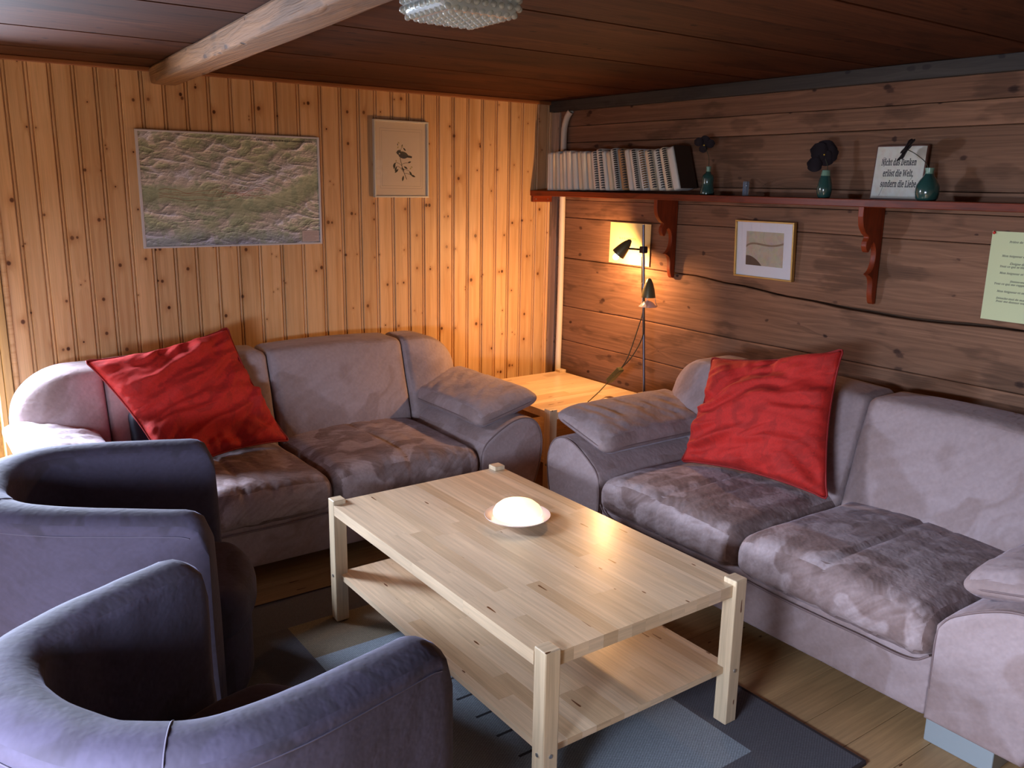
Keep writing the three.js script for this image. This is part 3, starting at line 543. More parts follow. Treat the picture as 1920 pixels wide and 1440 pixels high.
// ---------------------------------------------------------------- shelf on the timber wall
const SH = 1.616;
{
  const s = thing('wall_shelf', 'long reddish-brown wooden shelf on carved brackets along the timber wall', 'shelf', [0, SH - 0.032, 0]);
  const sh = new THREE.Shape([[0.002, -0.006], [0.115, -0.006], [0.115, -0.048], [0.171, -0.048], [0.171, -0.006], [3.6, -0.006], [3.6, -0.172], [0.002, -0.172]].map(([z, x]) => new THREE.Vector2(z, x)));
  const g = new THREE.ExtrudeGeometry(sh, { depth: 0.026, bevelEnabled: true, bevelSize: 0.003, bevelThickness: 0.003, bevelOffset: -0.003, bevelSegments: 2 }).translate(0, 0, 0.003);
  // (z, x, y) -> (x, y, z)
  const p = g.attributes.position; for (let i = 0; i < p.count; i++) { const a = p.getX(i), b = p.getY(i), c = p.getZ(i); p.setXYZ(i, b, c, a); } g.computeVertexNormals();
  part('board', boxUV(g, 'z', [0.4, 0.2]), M.stain, s);
  part('cleat', boxUV(rbox(-0.165, -0.016, -0.038, 0, 0.003, 0.026, 0.003), 'x'), M.stain, s);
  const PR = [[0.006, 1.584], [0.165, 1.584], [0.165, 1.545], [0.155, 1.505], [0.13, 1.475], [0.108, 1.46], [0.118, 1.44], [0.12, 1.42], [0.11, 1.40], [0.097, 1.395], [0.087, 1.41], [0.08, 1.43], [0.065, 1.435], [0.047, 1.41], [0.041, 1.38], [0.045, 1.345], [0.06, 1.315], [0.084, 1.30], [0.056, 1.285], [0.044, 1.26], [0.04, 1.21], [0.03, 1.178], [0.018, 1.168], [0.006, 1.17]];
  const pts = PR.map(([d, y]) => new THREE.Vector2(-d, y - (SH - 0.032))), cv = new THREE.Shape(); cv.moveTo(pts[0].x, pts[0].y); cv.lineTo(pts[1].x, pts[1].y); cv.lineTo(pts[2].x, pts[2].y); cv.splineThru(pts.slice(3, 7)); cv.splineThru(pts.slice(7, 12)); cv.splineThru(pts.slice(12, 18)); cv.splineThru(pts.slice(18)); cv.closePath();
  const bg = new THREE.ExtrudeGeometry(cv, { depth: 0.02, bevelEnabled: true, bevelSize: 0.003, bevelThickness: 0.003, bevelOffset: -0.003, bevelSegments: 3, curveSegments: 5 });
  for (const z of [1.085, 2.285]) part('bracket', boxUV(bg.clone().translate(0, 0, z), 'y', [0, z]), M.stain, s);
  for (const x of [-0.145, -0.05]) part('screw', new THREE.CylinderGeometry(0.003, 0.003, 0.003, 10).rotateX(Math.PI / 2).translate(x, -0.02, 0.0265), M.steel, s);
}
{ // comb-bound booklets, leaning more and more
  const px = [[130, 34, 0], [166, 42, 0], [212, 40, 0], [256, 48, 0], [308, 46, 0], [356, 44, 0], [404, 62, 0], [474, 66, 0], [544, 50, 0], [598, 62, 0], [664, 52, 0], [722, 60, 1], [790, 56, 1], [858, 46, 0], [908, 48, 0], [960, 58, 2], [1040, 62, 3], [1118, 56, 0], [1178, 58, 2], [1256, 62, 4], [1340, 66, 1], [1424, 62, 1], [1496, 62, 2], [1572, 72, 0]];
  const paper = [[222, 218, 206], [214, 214, 206], [226, 214, 190], [206, 212, 206], [220, 208, 182], [210, 218, 216]].map(([r, g, b]) => mat({ color: srgb(r, g, b), roughness: 0.7 })), brown = mat({ color: srgb(170, 140, 104), roughness: 0.7 });
  const names = ['first', 'second', 'third', 'fourth', 'fifth', 'sixth', 'seventh', 'eighth', 'ninth', 'tenth', 'eleventh', 'twelfth', 'thirteenth', 'fourteenth', 'fifteenth', 'sixteenth', 'seventeenth', 'eighteenth', 'nineteenth', 'twentieth', 'twenty-first', 'twenty-second', 'twenty-third', 'twenty-fourth'];
  const z0 = 0.145, z1 = 1.262;
  px.forEach(([a, w, kind], i) => {
    const zc = lerp(z0, z1, (a - 130) / (1644 - 130)), tw = w / (1644 - 130) * (z1 - z0) * 0.88, lean = 0.015 + 0.30 * Math.pow(i / 23, 0.8), h = 0.215 + 0.018 * noise(i * 1.7, 3, 2);
    const look = kind === 3 ? 'brown comb-bound booklet' : kind ? 'pale booklet with a dark toothed binding' : 'pale booklet with a plain spine';
    const b = thing('booklet', `${look}, ${names[i]} from the corner on the wall shelf`, 'book', [-0.155 + 0.006 * noise(i * 3.1, 1, 1), SH + 0.001, zc], 0, 'row of booklets on the wall shelf');
    const geo = softBox(0, 0.118, 0, h, 0, tw, Math.min(0.008, tw * 0.3), [4, 8, 6], (v) => { if (v.x < 0.06) v.x -= 0.004 * Math.sin(clamp(v.z / tw, 0, 1) * Math.PI); });
    const place = (g) => g.rotateX(-lean).translate(0, tw * Math.sin(lean) * 1.0, 0);
    part('cover', place(geo), kind === 3 ? brown : paper[(i * 5) % 6], b);
    if (i === 23) part('back_cover', place(rbox(0.004, 0.125, 0.0, h + 0.002, tw + 0.0005, tw + 0.0035, 0.001)), mat({ color: srgb(58, 42, 32), roughness: 0.6 }), b, 'dark brown back cover');
    if (kind) { // comb teeth wrap round the spine on the far edge
      const teeth = []; const n = kind === 4 ? 17 : kind === 2 ? 19 : 16;
      for (let k = 0; k < n; k++) teeth.push(T(rbox(-0.0065, 0.012, -0.0032, 0.0032, tw * (kind === 4 ? 0.5 : 0.66), tw + 0.001, 0.002, 1), 0, 0.012 + (h - 0.024) * k / (n - 1), 0));
      part('binding', place(merge(teeth)), kind === 4 ? mat({ color: srgb(120, 92, 50), roughness: 0.5 }) : kind === 2 ? M.black : mat({ color: srgb(60, 66, 74), roughness: 0.5 }), b);
    }
  });
}
// ceramic vases and their pansies
const glaze = mat({ color: srgb(40, 78, 74), roughness: 0.16, clearcoat: 0.8, clearcoatRoughness: 0.08 }), glazeLip = mat({ color: srgb(118, 156, 136), roughness: 0.25 });
function vase(label, pos, prof, lip) {
  const t = thing('vase', label, 'vase', pos, 0, 'small green-blue vases on the wall shelf');
  part('body', lathe(prof, 36), glaze, t); part('lip', lathe(lip, 28), glazeLip, t);
}
vase('green-blue bottle vase with a thin neck, beside the row of booklets', [-0.1, SH, 1.388], [[0, 0], [0.033, 0], [0.036, 0.006], [0.034, 0.025], [0.029, 0.045], [0.0285, 0.062], [0.031, 0.08], [0.027, 0.095], [0.014, 0.107], [0.011, 0.115]], [[0.0112, 0.114], [0.0105, 0.125], [0.0125, 0.138], [0.0105, 0.139], [0.008, 0.125]]);
vase('slender green-blue vase tapering to a pale lip, between the glass block and the lettered sign', [-0.12, SH, 2.078], [[0, 0], [0.024, 0], [0.028, 0.008], [0.033, 0.032], [0.032, 0.05], [0.026, 0.078], [0.0205, 0.095]], [[0.0206, 0.094], [0.0165, 0.118], [0.0145, 0.119], [0.015, 0.1]]);
vase('round-bellied green-blue vase in front of the lettered sign', [-0.125, SH, 2.548], [[0, 0], [0.034, 0], [0.041, 0.01], [0.0455, 0.034], [0.043, 0.058], [0.032, 0.08], [0.019, 0.097], [0.0155, 0.104]], [[0.0157, 0.103], [0.0145, 0.112], [0.018, 0.126], [0.0155, 0.1265], [0.012, 0.112]]);
{
  const petalMat = mat({ color: srgb(26, 16, 26), roughness: 0.85, sheen: 0.3, sheenRoughness: 0.6, sheenColor: srgb(80, 50, 90) }), stemMat = mat({ color: srgb(52, 54, 34), roughness: 0.7 }), eye = mat({ color: srgb(230, 190, 60), roughness: 0.6 });
  function pansy(label, stem, size, face, petals) {
    const base = stem[0], t = thing('pansy', label, 'flower', base, 0, 'dark pansies in the vases');
    const L = stem.map((q) => V3(q[0] - base[0], q[1] - base[1], q[2] - base[2])); part('stem', tube(L, 0.0016, 24, 6), stemMat, t);
    const c = L[L.length - 1], q = new THREE.Quaternion().setFromUnitVectors(V3(0, 0, 1), V3(...face).normalize());
    petals.forEach(([ang, r, s, dz]) => {
      const g = new THREE.SphereGeometry(1, 22, 12), p = g.attributes.position;
      for (let i = 0; i < p.count; i++) { const x = p.getX(i), y = p.getY(i), z = p.getZ(i), rim = Math.hypot(x, y); p.setXYZ(i, x * s * (1 + 0.07 * Math.sin(Math.atan2(y, x) * 7)), y * s * 0.92, z * s * 0.10 + 0.10 * s * Math.sin(x * 4) * rim); }
      g.translate(Math.cos(ang) * r, Math.sin(ang) * r, dz).scale(size, size, size).applyQuaternion(q).translate(c.x, c.y, c.z); g.computeVertexNormals(); part('petal', g, petalMat, t);
    });
    part('eye', new THREE.SphereGeometry(0.0035, 10, 8).applyQuaternion(q).translate(c.x + face[0] * 0.006, c.y + face[1] * 0.006, c.z + face[2] * 0.006), eye, t);
  }
  pansy('small dark pansy drooping above the bottle vase', [[-0.1, 1.73, 1.388], [-0.098, 1.80, 1.382], [-0.105, 1.86, 1.352]], 1, [-0.6, -0.35, 0.7], [[1.57, 0.022, 0.026, -0.003], [0.35, 0.03, 0.024, 0], [2.8, 0.03, 0.024, 0], [-1.57, 0.02, 0.021, 0.004]]);
  pansy('large round dark pansy in the slender vase', [[-0.12, 1.715, 2.078], [-0.118, 1.75, 2.082], [-0.122, 1.80, 2.06]], 1, [-0.65, 0.05, 0.75], [[1.2, 0.018, 0.05, -0.004], [0.2, 0.02, 0.043, -0.001], [2.5, 0.022, 0.042, 0.0], [-1.0, 0.018, 0.036, 0.002], [-2.3, 0.056, 0.034, 0.004]]);
  pansy('dark pansy seen edge-on, leaning from the round-bellied vase', [[-0.125, 1.725, 2.548], [-0.125, 1.76, 2.53], [-0.125, 1.80, 2.475], [-0.125, 1.815, 2.44]], 1, [-0.30, 0.50, -0.75], [[1.57, 0.03, 0.036, 0], [0.3, 0.026, 0.028, 0], [2.85, 0.026, 0.028, 0], [-1.57, 0.032, 0.034, 0.002]]);
}
{
  const t = thing('glass_block', 'small bluish glass block standing upright on the wall shelf', 'ornament', [-0.1, SH, 1.63]);
  part('block', rbox(-0.01, 0.01, 0, 0.068, -0.012, 0.012, 0.003), mat({ color: srgb(150, 175, 200), transmission: 0.7, roughness: 0.1, thickness: 0.01, ior: 1.5 }), t);
}
// ---------------------------------------------------------------- framed and pinned things
function flat(w, h, tex, extra = {}) { return [new THREE.PlaneGeometry(w, h), mat({ map: tex, roughness: 0.6, ...extra })]; }
{ // calligraphy sign standing on the shelf
  const t = thing('lettered_sign', 'framed sign with black hand lettering standing on the wall shelf', 'sign', [-0.052, SH, 2.368], -Math.PI / 2);
  const W = 0.228, H = 0.222, inner = new THREE.Group(); inner.name = 'panel'; inner.rotation.x = -0.09; t.add(inner);
  part('frame', rbox(-W / 2, W / 2, 0, H, -0.014, 0, 0.002), mat({ color: srgb(92, 52, 36), roughness: 0.5 }), inner);
  const tex = canvasTex(900, 800, (c, w, h) => {
    c.fillStyle = '#d6d6cc'; c.fillRect(0, 0, w, h);
    for (let i = 0; i < 240; i++) { c.fillStyle = `rgba(${150 + 60 * rnd()},${140 + 50 * rnd()},${110 + 50 * rnd()},0.05)`; c.beginPath(); c.ellipse(rnd() * w, rnd() * h, rr(20, 120), rr(10, 50), rnd() * 3, 0, 7); c.fill(); }
    const line = (s, x, y, first) => { c.save(); c.translate(x, y); c.transform(0.74, 0, -0.08, 1.4, 0, 0); c.font = 'bold 98px serif'; c.fillStyle = '#23262c'; c.fillText(s, 0, 0); c.strokeStyle = '#23262c'; c.lineWidth = 3; c.strokeText(s, 0, 0); c.restore(); };
    line('Nicht das Denken', 110, 290); line('erlöst die Welt,', 165, 460); line('sondern die Liebe.', 150, 625);
    c.strokeStyle = '#3a3c40'; c.lineWidth = 6; c.beginPath(); c.moveTo(130, 180); c.bezierCurveTo(170, 150, 200, 190, 165, 230); c.bezierCurveTo(150, 260, 140, 300, 175, 310); c.stroke();
    c.beginPath(); c.moveTo(205, 610); c.bezierCurveTo(190, 660, 190, 690, 150, 760); c.stroke(); c.beginPath(); c.moveTo(730, 450); c.lineTo(690, 510); c.stroke();
  });
  const [g, m] = flat(W - 0.012, H - 0.012, tex); part('print', g.translate(0, H / 2, 0.0012), m, inner);
}
{ // relief map
  const t = thing('wall_map', 'relief map of mountains and green valleys in a thin white frame on the pine wall', 'map', [-2.03, 1.322, 0.001]);
  const W = 0.912, H = 0.553;
  part('frame', merge([rbox(-W / 2, W / 2, 0, 0.009, 0, 0.014, 0.002), rbox(-W / 2, W / 2, H - 0.009, H, 0, 0.014, 0.002), rbox(-W / 2, -W / 2 + 0.012, 0.009, H - 0.009, 0, 0.014, 0.002), rbox(W / 2 - 0.012, W / 2, 0.009, H - 0.009, 0, 0.014, 0.002)]), mat({ color: srgb(205, 205, 210), roughness: 0.4 }), t);
  part('backing', box(-W / 2 + 0.003, W / 2 - 0.003, 0.003, H - 0.003, 0, 0.008), M.white, t);
  const mw = 1024, mh = 620, hgt = new Float32Array(mw * mh);
  const ridgef = (x, y) => { let s = 0, a = 0.5, f = 1; for (let i = 0; i < 6; i++) { const n = 1 - Math.abs(2 * noise(x * f, y * f, 121 + i) - 1); s += a * n * n; a *= 0.52; f *= 2.05; } return s; };
  for (let y = 0; y < mh; y++) for (let x = 0; x < mw; x++) {
    const u = x / mw, v = y / mh, wx = 0.6 * fbm(u * 3, v * 3, 3, 131), ry = v * 4.4 - u * 1.7 + wx;
    let h = ridgef(u * 7 + ry * 0.8 + 3, ry * 2.3 + 2);
    const val = Math.exp(-(((v - 0.56 + 0.10 * Math.sin(u * 6 + 1) + 0.18 * (u - 0.5)) / 0.10) ** 2)), val2 = Math.exp(-(((u * 0.55 + v - 1.02) / 0.07) ** 2)) * smooth(0.6, 0.3, u) + Math.exp(-(((v - 0.30 + 0.9 * (u - 0.55)) / 0.05) ** 2)) * smooth(0.4, 0.55, u);
    hgt[y * mw + x] = h * (1 - 0.75 * Math.min(1, val + 0.7 * val2));
  }
  const tex = canvasTex(mw, mh, (c) => {
    const im = c.createImageData(mw, mh), q = im.data;
    for (let y = 0; y < mh; y++) for (let x = 0; x < mw; x++) {
      const h = hgt[y * mw + x], hx = hgt[y * mw + Math.min(mw - 1, x + 2)] - hgt[y * mw + Math.max(0, x - 2)], hy = hgt[Math.min(mh - 1, y + 2) * mw + x] - hgt[Math.max(0, y - 2) * mw + x];
      const relief = clamp(0.86 + (-hx - hy) * 1.9, 0.45, 1.1), low = smooth(0.46, 0.24, h + 0.12 * (fbm(x * 0.02, y * 0.02, 3, 141) - 0.5)), high = smooth(0.55, 0.8, h);
      let col = mix3([0.88, 0.86, 0.82], [0.72, 0.80, 0.60], low * 0.6); col = mix3(col, [0.93, 0.94, 0.98], high); col = mix3(col, [0.66, 0.73, 0.88], 0.6 * smooth(0.80, 0.98, y / mh + 0.1 * (fbm(x * 0.01, 7, 3, 171) - 0.5)));
      const forest = smooth(0.52, 0.62, fbm(x * 0.03, y * 0.03, 4, 151)) * (1 - high) * 0.45; col = mix3(col, [0.62, 0.70, 0.58], forest);
      const i = (y * mw + x) * 4; for (let k = 0; k < 3; k++) q[i + k] = clamp(col[k] * relief, 0, 1) * 255; q[i + 3] = 255;
    }
    c.putImageData(im, 0, 0);
    c.strokeStyle = 'rgba(150,80,64,0.75)'; c.lineWidth = 2; for (let k = 0; k < 4; k++) { c.beginPath(); for (let x = 90; x < 700; x += 12) { const y = mh * (0.5 + 0.03 * k + 0.07 * (fbm(x * 0.008, k * 5, 3, 161) - 0.5)) + (x > 420 ? -(x - 420) * 0.16 * (k - 1) : 0); if (x === 90) c.moveTo(x, y); else c.lineTo(x, y); } c.stroke(); }
    c.fillStyle = 'rgba(150,90,80,0.8)'; for (let k = 0; k < 26; k++) c.fillRect(380 + rnd() * 190, 270 + rnd() * 80, 5, 4);
    c.fillStyle = 'rgba(190,178,176,0.9)'; c.fillRect(mw - 118, mh - 74, 112, 68); c.strokeStyle = 'rgba(90,90,90,0.8)'; c.strokeRect(mw - 118, mh - 74, 112, 68); c.fillStyle = 'rgba(120,100,100,0.7)'; for (let k = 0; k < 6; k++) c.fillRect(mw - 108, mh - 64 + k * 9, 60 + rnd() * 34, 2);
    c.fillStyle = 'rgba(34,34,34,0.85)'; let x = mw * 0.635; while (x < mw - 30) { const l = rr(4, 9); c.fillRect(x, 17, l, 8); x += l + rr(2, 4); }
  });
  const [g, m] = flat(W - 0.02, H - 0.016, tex, { roughness: 0.3, clearcoat: 0.35, clearcoatRoughness: 0.25 }); part('print', g.translate(0, H / 2, 0.0095), m, t);
}
function frameParts(t, W, H, b, d, m) { part('frame', merge([rbox(-W / 2, W / 2, 0, b, 0, d, 0.002), rbox(-W / 2, W / 2, H - b, H, 0, d, 0.002), rbox(-W / 2, -W / 2 + b, b, H - b, 0, d, 0.002), rbox(W / 2 - b, W / 2, b, H - b, 0, d, 0.002)]), m, t); part('backing', box(-W / 2 + 0.002, W / 2 - 0.002, 0.002, H - 0.002, 0, d * 0.45), M.white, t); }
{ // bird print
  const t = thing('bird_picture', 'framed print of a small bird on a leafy twig, on the pine wall', 'picture', [-1.087, 1.568, 0.001]), W = 0.344, H = 0.418;
  frameParts(t, W, H, 0.010, 0.022, mat({ color: srgb(206, 204, 192), roughness: 0.35, metalness: 0.2 }));
  const tex = canvasTex(640, 790, (c, w, h) => {
    c.fillStyle = '#d3c4ac'; c.fillRect(0, 0, w, h); c.strokeStyle = '#a99a84'; c.lineWidth = 3; c.strokeRect(58, 70, w - 116, h - 150); c.strokeRect(80, 96, w - 160, h - 202);
    const leaf = (x, y, a, l, s = 0.36, col = '#2c3026') => { c.save(); c.translate(x, y); c.rotate(a); c.fillStyle = col; c.beginPath(); c.moveTo(0, 0); c.quadraticCurveTo(l / 2, -l * s, l, 0); c.quadraticCurveTo(l / 2, l * s, 0, 0); c.fill(); c.restore(); };
    c.strokeStyle = '#4a4034'; c.lineWidth = 7; c.beginPath(); c.moveTo(385, 610); c.quadraticCurveTo(330, 500, 305, 380); c.stroke(); c.lineWidth = 4;
    for (const [x0, y0, x1, y1] of [[345, 530, 262, 470], [330, 470, 250, 430], [322, 450, 400, 430], [340, 500, 420, 520], [358, 545, 440, 560], [310, 400, 280, 300], [300, 360, 340, 250]]) { c.beginPath(); c.moveTo(x0, y0); c.quadraticCurveTo((x0 + x1) / 2, Math.min(y0, y1), x1, y1); c.stroke(); }
    for (const [x, y, a, l] of [[262, 470, 2.0, 60], [282, 500, 2.4, 62], [250, 430, 2.2, 60], [240, 440, 1.8, 64], [400, 430, -0.3, 46], [350, 470, 0.5, 54], [420, 520, 1.0, 62], [440, 560, 0.4, 60], [345, 570, 1.8, 64], [320, 480, 0.8, 52], [285, 330, -0.9, 46], [300, 290, 2.2, 34], [345, 270, 0.8, 46], [322, 258, -0.9, 30], [278, 250, -1.7, 26]]) leaf(x, y, a, l);
    for (const [x, y] of [[300, 225], [330, 245], [285, 255], [255, 400], [438, 470], [425, 500]]) leaf(x, y, rnd() * 6, 26, 0.6, '#a99b6a');
    c.fillStyle = '#4a4a3e'; c.beginPath(); c.ellipse(345, 345, 62, 34, 0.25, 0, 7); c.fill(); c.fillStyle = '#3e4043'; c.beginPath(); c.ellipse(335, 360, 50, 24, 0.25, 0, 7); c.fill();
    c.fillStyle = '#353636'; c.beginPath(); c.moveTo(390, 345); c.lineTo(455, 358); c.lineTo(452, 378); c.lineTo(385, 372); c.fill(); c.beginPath(); c.arc(288, 322, 25, 0, 7); c.fill(); c.fillStyle = '#b8ad98'; c.beginPath(); c.ellipse(298, 334, 9, 8, 0, 0, 7); c.fill(); c.fillStyle = '#2a2a28'; c.beginPath(); c.moveTo(266, 316); c.lineTo(252, 324); c.lineTo(268, 328); c.fill();
  });
  const [g, m] = flat(W - 0.02, H - 0.02, tex); part('print', g.translate(0, H / 2, 0.0112), m, t);
  part('glazing', box(-W / 2 + 0.01, W / 2 - 0.01, 0.01, H - 0.01, 0.0135, 0.0145), M.glass, t);
}
{ // small framed picture on the timber wall: a plain abstract of cream and brown shapes
  const t = thing('gold_framed_picture', 'thin gold-framed picture with a wide white mat, cream and brown shapes, between the brackets', 'picture', [-0.006, 1.223, 1.708], -Math.PI / 2), W = 0.348, H = 0.278;
  t.rotation.order = 'YXZ'; t.rotation.x = 0.06;
  frameParts(t, W, H, 0.008, 0.022, mat({ color: srgb(196, 160, 92), roughness: 0.35, metalness: 0.6 }));
  const tex = canvasTex(800, 640, (c, w, h) => {
    c.fillStyle = '#dcdde4'; c.fillRect(0, 0, w, h);
    c.save(); c.beginPath(); c.rect(140, 110, w - 270, h - 240); c.clip();
    c.fillStyle = '#b7ae9c'; c.fillRect(0, 0, w, h);
    for (let i = 0; i < 420; i++) { c.fillStyle = `rgba(${140 + 70 * rnd()},${132 + 66 * rnd()},${112 + 60 * rnd()},0.14)`; c.beginPath(); c.ellipse(rnd() * w, rnd() * h, rr(8, 70), rr(6, 40), rnd() * 3, 0, 7); c.fill(); }
    c.fillStyle = '#4d4038'; c.beginPath(); c.moveTo(130, 400); c.bezierCurveTo(220, 380, 320, 440, 400, 540); c.lineTo(130, 540); c.fill();
    c.strokeStyle = '#84705c'; c.lineWidth = 22; c.beginPath(); c.moveTo(130, 300); c.bezierCurveTo(250, 180, 420, 330, 680, 230); c.stroke();
    c.strokeStyle = '#8f8472'; c.lineWidth = 3; c.beginPath(); c.moveTo(395, 110); c.lineTo(380, 190); c.lineTo(420, 260); c.stroke();
    c.restore();
  });
  const [g, m] = flat(W - 0.014, H - 0.014, tex); part('print', g.translate(0, H / 2, 0.0112), m, t);
  part('glazing', box(-W / 2 + 0.008, W / 2 - 0.008, 0.008, H - 0.008, 0.0135, 0.0145), M.glass, t);
}
function sheet(W, H, curl) { const g = new THREE.BoxGeometry(W, H, 0.0006, 16, 16, 1).translate(0, H / 2, 0), p = g.attributes.position; for (let i = 0; i < p.count; i++) { const u = p.getX(i) / W + 0.5, v = p.getY(i) / H; p.setZ(i, p.getZ(i) + 0.004 + curl * (1 - v) * Math.sin(u * Math.PI) + curl * 0.6 * (1 - v)); } g.computeVertexNormals(); return g; }
{
  const t = thing('yellow_note', 'yellow paper sheet pinned to the timber wall behind the lamp', 'paper', [-0.004, 1.211, 0.747], -Math.PI / 2), W = 0.336, H = 0.235;
  const tex = canvasTex(800, 560, (c, w, h) => { c.fillStyle = '#f2e4a4'; c.fillRect(0, 0, w, h); c.fillStyle = '#a08a3c'; c.font = '44px sans-serif'; c.fillText('Va à la recherche', 190, 225); });
  part('sheet', sheet(W, H, 0.004), mat({ map: tex, roughness: 0.8 }), t);
}
{
  const t = thing('prayer_sheet', 'pale green-yellow printed sheet pinned to the timber wall beside the long shelf', 'paper', [-0.004, 1.168, 2.885], -Math.PI / 2), W = 0.24, H = 0.34;
  const tex = canvasTex(720, 1020, (c, w, h) => {
    c.fillStyle = '#d3dcae'; c.fillRect(0, 0, w, h); c.fillStyle = '#333a36'; c.textAlign = 'center';
    const put = (s, y, px = 32) => { c.font = `italic bold ${px}px serif`; c.fillText(s, w / 2, y); };
    put('Prière de St Nicolas', 125, 32); put('Mon Seigneur et mon Dieu,', 285); put('Éloigne de moi', 370); put("Tout ce qui m'éloigne de toi.", 405); put('Mon Seigneur et mon Dieu,', 480); put('Donne-moi', 570); put('Tout ce qui me rapproche de toi.', 605); put('Mon Seigneur et mon Dieu,', 690); put('Détache-moi de moi-même', 770); put('Pour me donner tout à toi.', 805);
  });
  part('sheet', sheet(W, H, 0.003), mat({ map: tex, roughness: 0.8 }), t);
  part('pin', new THREE.SphereGeometry(0.006, 12, 8).scale(1, 1, 0.6).translate(-W / 2 + 0.008, H - 0.006, 0.008), mat({ color: srgb(200, 30, 20), roughness: 0.3 }), t, 'red pin');
}
{ // white conduit in the corner
  const t = thing('conduit_pipe', 'cream conduit pipe running up the corner of the timber wall', 'pipe', [-0.024, 0, 0.143]);
  part('pipe', tube([[0, 0, 0], [0, 0.4, 0.0], [0, 0.9, 0.004], [0, 1.5, 0], [0, 1.9, -0.005], [0, 2.0, 0.0], [0, 2.06, 0.025], [0, 2.088, 0.055]], 0.019, 90, 14), M.conduit, t);
}

// ---------------------------------------------------------------- floor lamp with two spot heads
const BX = -0.16, poleAt = (y) => V3(BX, y, lerp(1.118, 1.008, y / 1.452));
{
  const t = thing('floor_lamp', 'slim metal floor lamp with two small spot heads beside the corner table', 'lamp', [BX, 0, 1.118]);
  const w = (v) => v.clone().sub(V3(BX, 0, 1.118));
  part('base', lathe([[0, 0], [0.115, 0], [0.12, 0.004], [0.12, 0.012], [0.11, 0.018], [0.02, 0.024], [0, 0.024]], 40), M.darkMetal, t);
  part('pole', tube([w(poleAt(0.02)), w(poleAt(0.5)), w(poleAt(1.0)), w(poleAt(1.452))], 0.0075, 20, 12), M.poleMetal, t);
  const HS = 1.18, cone = [[0.002, 0.088], [0.009, 0.084], [0.018, 0.066], [0.0255, 0.042], [0.031, 0.014], [0.0325, 0], [0.0305, 0.001], [0.024, 0.04], [0.01, 0.07], [0.001, 0.072]].map(([a, b]) => [a * HS, b * HS]);
  // lit head: an arm towards the corner, the shade tipped down and out
  const c1 = w(poleAt(1.318)), h1 = c1.clone().add(V3(-0.015, 0.0, -0.115));
  const cl = part('clamp', boxUV(rbox(-0.017, 0.017, -0.018, 0.018, -0.017, 0.017, 0.005).translate(c1.x, c1.y, c1.z)), M.darkMetal, t);
  part('arm', tube([c1, c1.clone().lerp(h1, 0.5), h1], 0.0055, 10, 10), M.darkMetal, cl);
  const dir1 = V3(-0.38, -0.72, -0.45).normalize(), q1 = new THREE.Quaternion().setFromUnitVectors(V3(0, -1, 0), dir1), hb = h1.clone().add(V3(-0.005, 0.012, -0.008));
  const put1 = (g) => g.applyQuaternion(q1).translate(hb.x, hb.y, hb.z);
  const hd = part('spot_head', put1(lathe(cone, 30).translate(0, -0.058, 0)), M.olive, t);
  part('reflector', put1(lathe([[0.004, -0.018], [0.022, -0.03], [0.038, -0.060], [0.037, -0.061], [0.020, -0.032], [0.003, -0.02]], 28)), M.steel, hd);
  const bulbAt = hb.clone().addScaledVector(dir1, 0.078);
  part('bulb', new THREE.SphereGeometry(0.017, 18, 14).translate(bulbAt.x, bulbAt.y, bulbAt.z), mat({ color: srgb(255, 245, 230), roughness: 0.3, emissive: new THREE.Color().setRGB(1, 0.86, 0.62), emissiveIntensity: 14 }), hd, 'glowing halogen bulb');
  const WARM = new THREE.Color().setRGB(1, 0.50, 0.19), l = new THREE.SpotLight(WARM, 4.2, 0, 1.1, 1); l.position.copy(bulbAt); l.target.position.copy(bulbAt).addScaledVector(dir1, 1); l.castShadow = true; l.shadow.radius = 0.8; t.add(l); t.add(l.target); l.target.name = 'aim';
  const leak = new THREE.PointLight(WARM, 2.8); leak.position.copy(bulbAt); leak.castShadow = true; leak.shadow.radius = 0.8; t.add(leak);
  // unlit head, hanging straight down below
  const c2 = w(poleAt(1.125)), h2 = c2.clone().add(V3(-0.012, 0.0, 0.055));
  const cl2 = part('clamp', boxUV(new THREE.CylinderGeometry(0.013, 0.013, 0.03, 16).translate(c2.x, c2.y, c2.z)), M.poleMetal, t);
  part('arm', tube([c2, c2.clone().lerp(h2, 0.5), h2], 0.005, 8, 8), M.poleMetal, cl2);
  const put2 = (g) => g.translate(h2.x - 0.006, h2.y, h2.z + 0.004);
  const hd2 = part('spot_head', put2(lathe(cone, 30).translate(0, -0.056, 0)), M.olive, t);
  part('lens', put2(lathe([[0.008, -0.074], [0.024, -0.08], [0.038, -0.095], [0.05, -0.104], [0.049, -0.107], [0.025, -0.106], [0, -0.105]], 30)), mat({ color: srgb(220, 215, 225), transmission: 0.6, roughness: 0.12, thickness: 0, metalness: 0.1 }), hd2);
  for (const a of [0.4, 2.5, 4.6]) part('wire_clip', put2(tube([[Math.cos(a) * 0.04, -0.055, Math.sin(a) * 0.04], [Math.cos(a) * 0.042, -0.08, Math.sin(a) * 0.042], [Math.cos(a) * 0.054, -0.106, Math.sin(a) * 0.054]], 0.0016, 10, 6)), M.steel, hd2);
  // cord down the pole, out to the switch and over the table
  const s0 = V3(-0.25, 0.668, 0.985), s1 = V3(-0.25, 0.568, 0.881), dd = s1.clone().sub(s0);
  part('cord', tube([w(poleAt(1.28)).add(V3(0.005, 0, -0.018)), w(poleAt(1.12)).add(V3(0.004, 0, -0.018)), w(poleAt(0.98)).add(V3(-0.004, 0, -0.004)), w(poleAt(0.9)).add(V3(-0.02, 0, -0.02)), w(s0.clone().add(V3(0.012, 0.06, 0.03))), w(s0)], 0.003, 70, 6), M.cord, t);
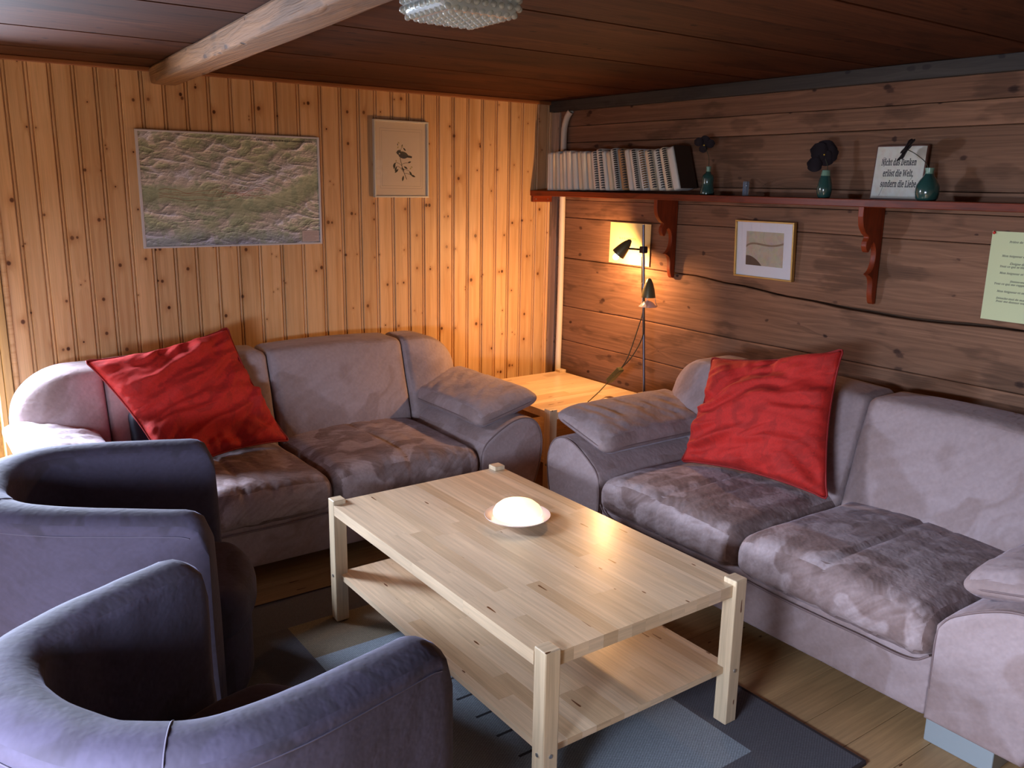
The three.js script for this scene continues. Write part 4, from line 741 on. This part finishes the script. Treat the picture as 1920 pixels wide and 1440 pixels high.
  part('cord', tube([w(poleAt(1.10)).add(V3(-0.012, 0, 0.012)), w(poleAt(0.95)).add(V3(-0.010, 0, 0.012)), w(poleAt(0.85)).add(V3(-0.010, 0, 0.002)), w(s0.clone().add(V3(0.02, 0.07, 0.055))), w(s0)], 0.003, 60, 6), M.cord, t);
  const sw = rbox(-0.019, 0.019, -0.064, 0.064, -0.014, 0.014, 0.005, 3).applyQuaternion(new THREE.Quaternion().setFromUnitVectors(V3(0, -1, 0), dd.clone().normalize())); const sc = w(s0.clone().lerp(s1, 0.5));
  const swm = part('cord_switch', sw.translate(sc.x, sc.y, sc.z), mat({ color: srgb(78, 74, 40), roughness: 0.5 }), t);
  part('button', new THREE.SphereGeometry(0.008, 12, 8).scale(1, 0.7, 1).translate(sc.x - 0.012, sc.y, sc.z + 0.004), M.black, swm);
  part('cord', tube([w(s1), w(V3(-0.36, 0.535, 0.93)), w(V3(-0.47, 0.515, 0.985)), w(V3(-0.54, 0.512, 1.04)), w(V3(-0.57, 0.40, 1.06)), w(V3(-0.58, 0.02, 1.06))], 0.003, 60, 6), M.cord, t);
}
// ---------------------------------------------------------------- pressed-glass ceiling light, switched off
{
  const t = thing('ceiling_light', 'square pressed-glass ceiling light with rows of nubs, switched off', 'lamp', [-2.283, HC, 2.517]);
  const gm = mat({ color: srgb(225, 232, 232), transmission: 0.65, roughness: 0.08, thickness: 0, ior: 1.5, clearcoat: 1, clearcoatRoughness: 0.05 }), a = 0.108, y0 = -0.112;
  part('ceiling_plate', rbox(-0.085, 0.085, -0.014, -0.0005, -0.085, 0.085, 0.004), M.steel, t);
  const shade2 = softBox(-a, a, y0, -0.012, -a, a, 0.028, [20, 10, 20]); part('glass_shade', shade2, gm, t);
  const nubs = [], n = 9; const add = (x, y, z) => nubs.push(new THREE.SphereGeometry(0.0085, 8, 6).translate(x, y, z));
  for (let i = 0; i < n; i++) for (let j = 0; j < n; j++) { const x = lerp(-a + 0.014, a - 0.014, i / (n - 1)), z = lerp(-a + 0.014, a - 0.014, j / (n - 1)); const edge = i === 0 || j === 0 || i === n - 1 || j === n - 1; add(x, y0 + (edge ? 0.006 : 0), z); }
  for (let i = 0; i < n; i++) for (let j = 0; j < 4; j++) { const s = lerp(-a + 0.014, a - 0.014, i / (n - 1)), y = y0 + 0.022 + j * 0.019; add(s, y, a); add(s, y, -a); add(a, y, s); add(-a, y, s); }
  const ng = merge(nubs), nm = part('glass_nubs', ng, gm, t); nm.userData.kind = 'stuff';
}

renderer.render(scene, camera);
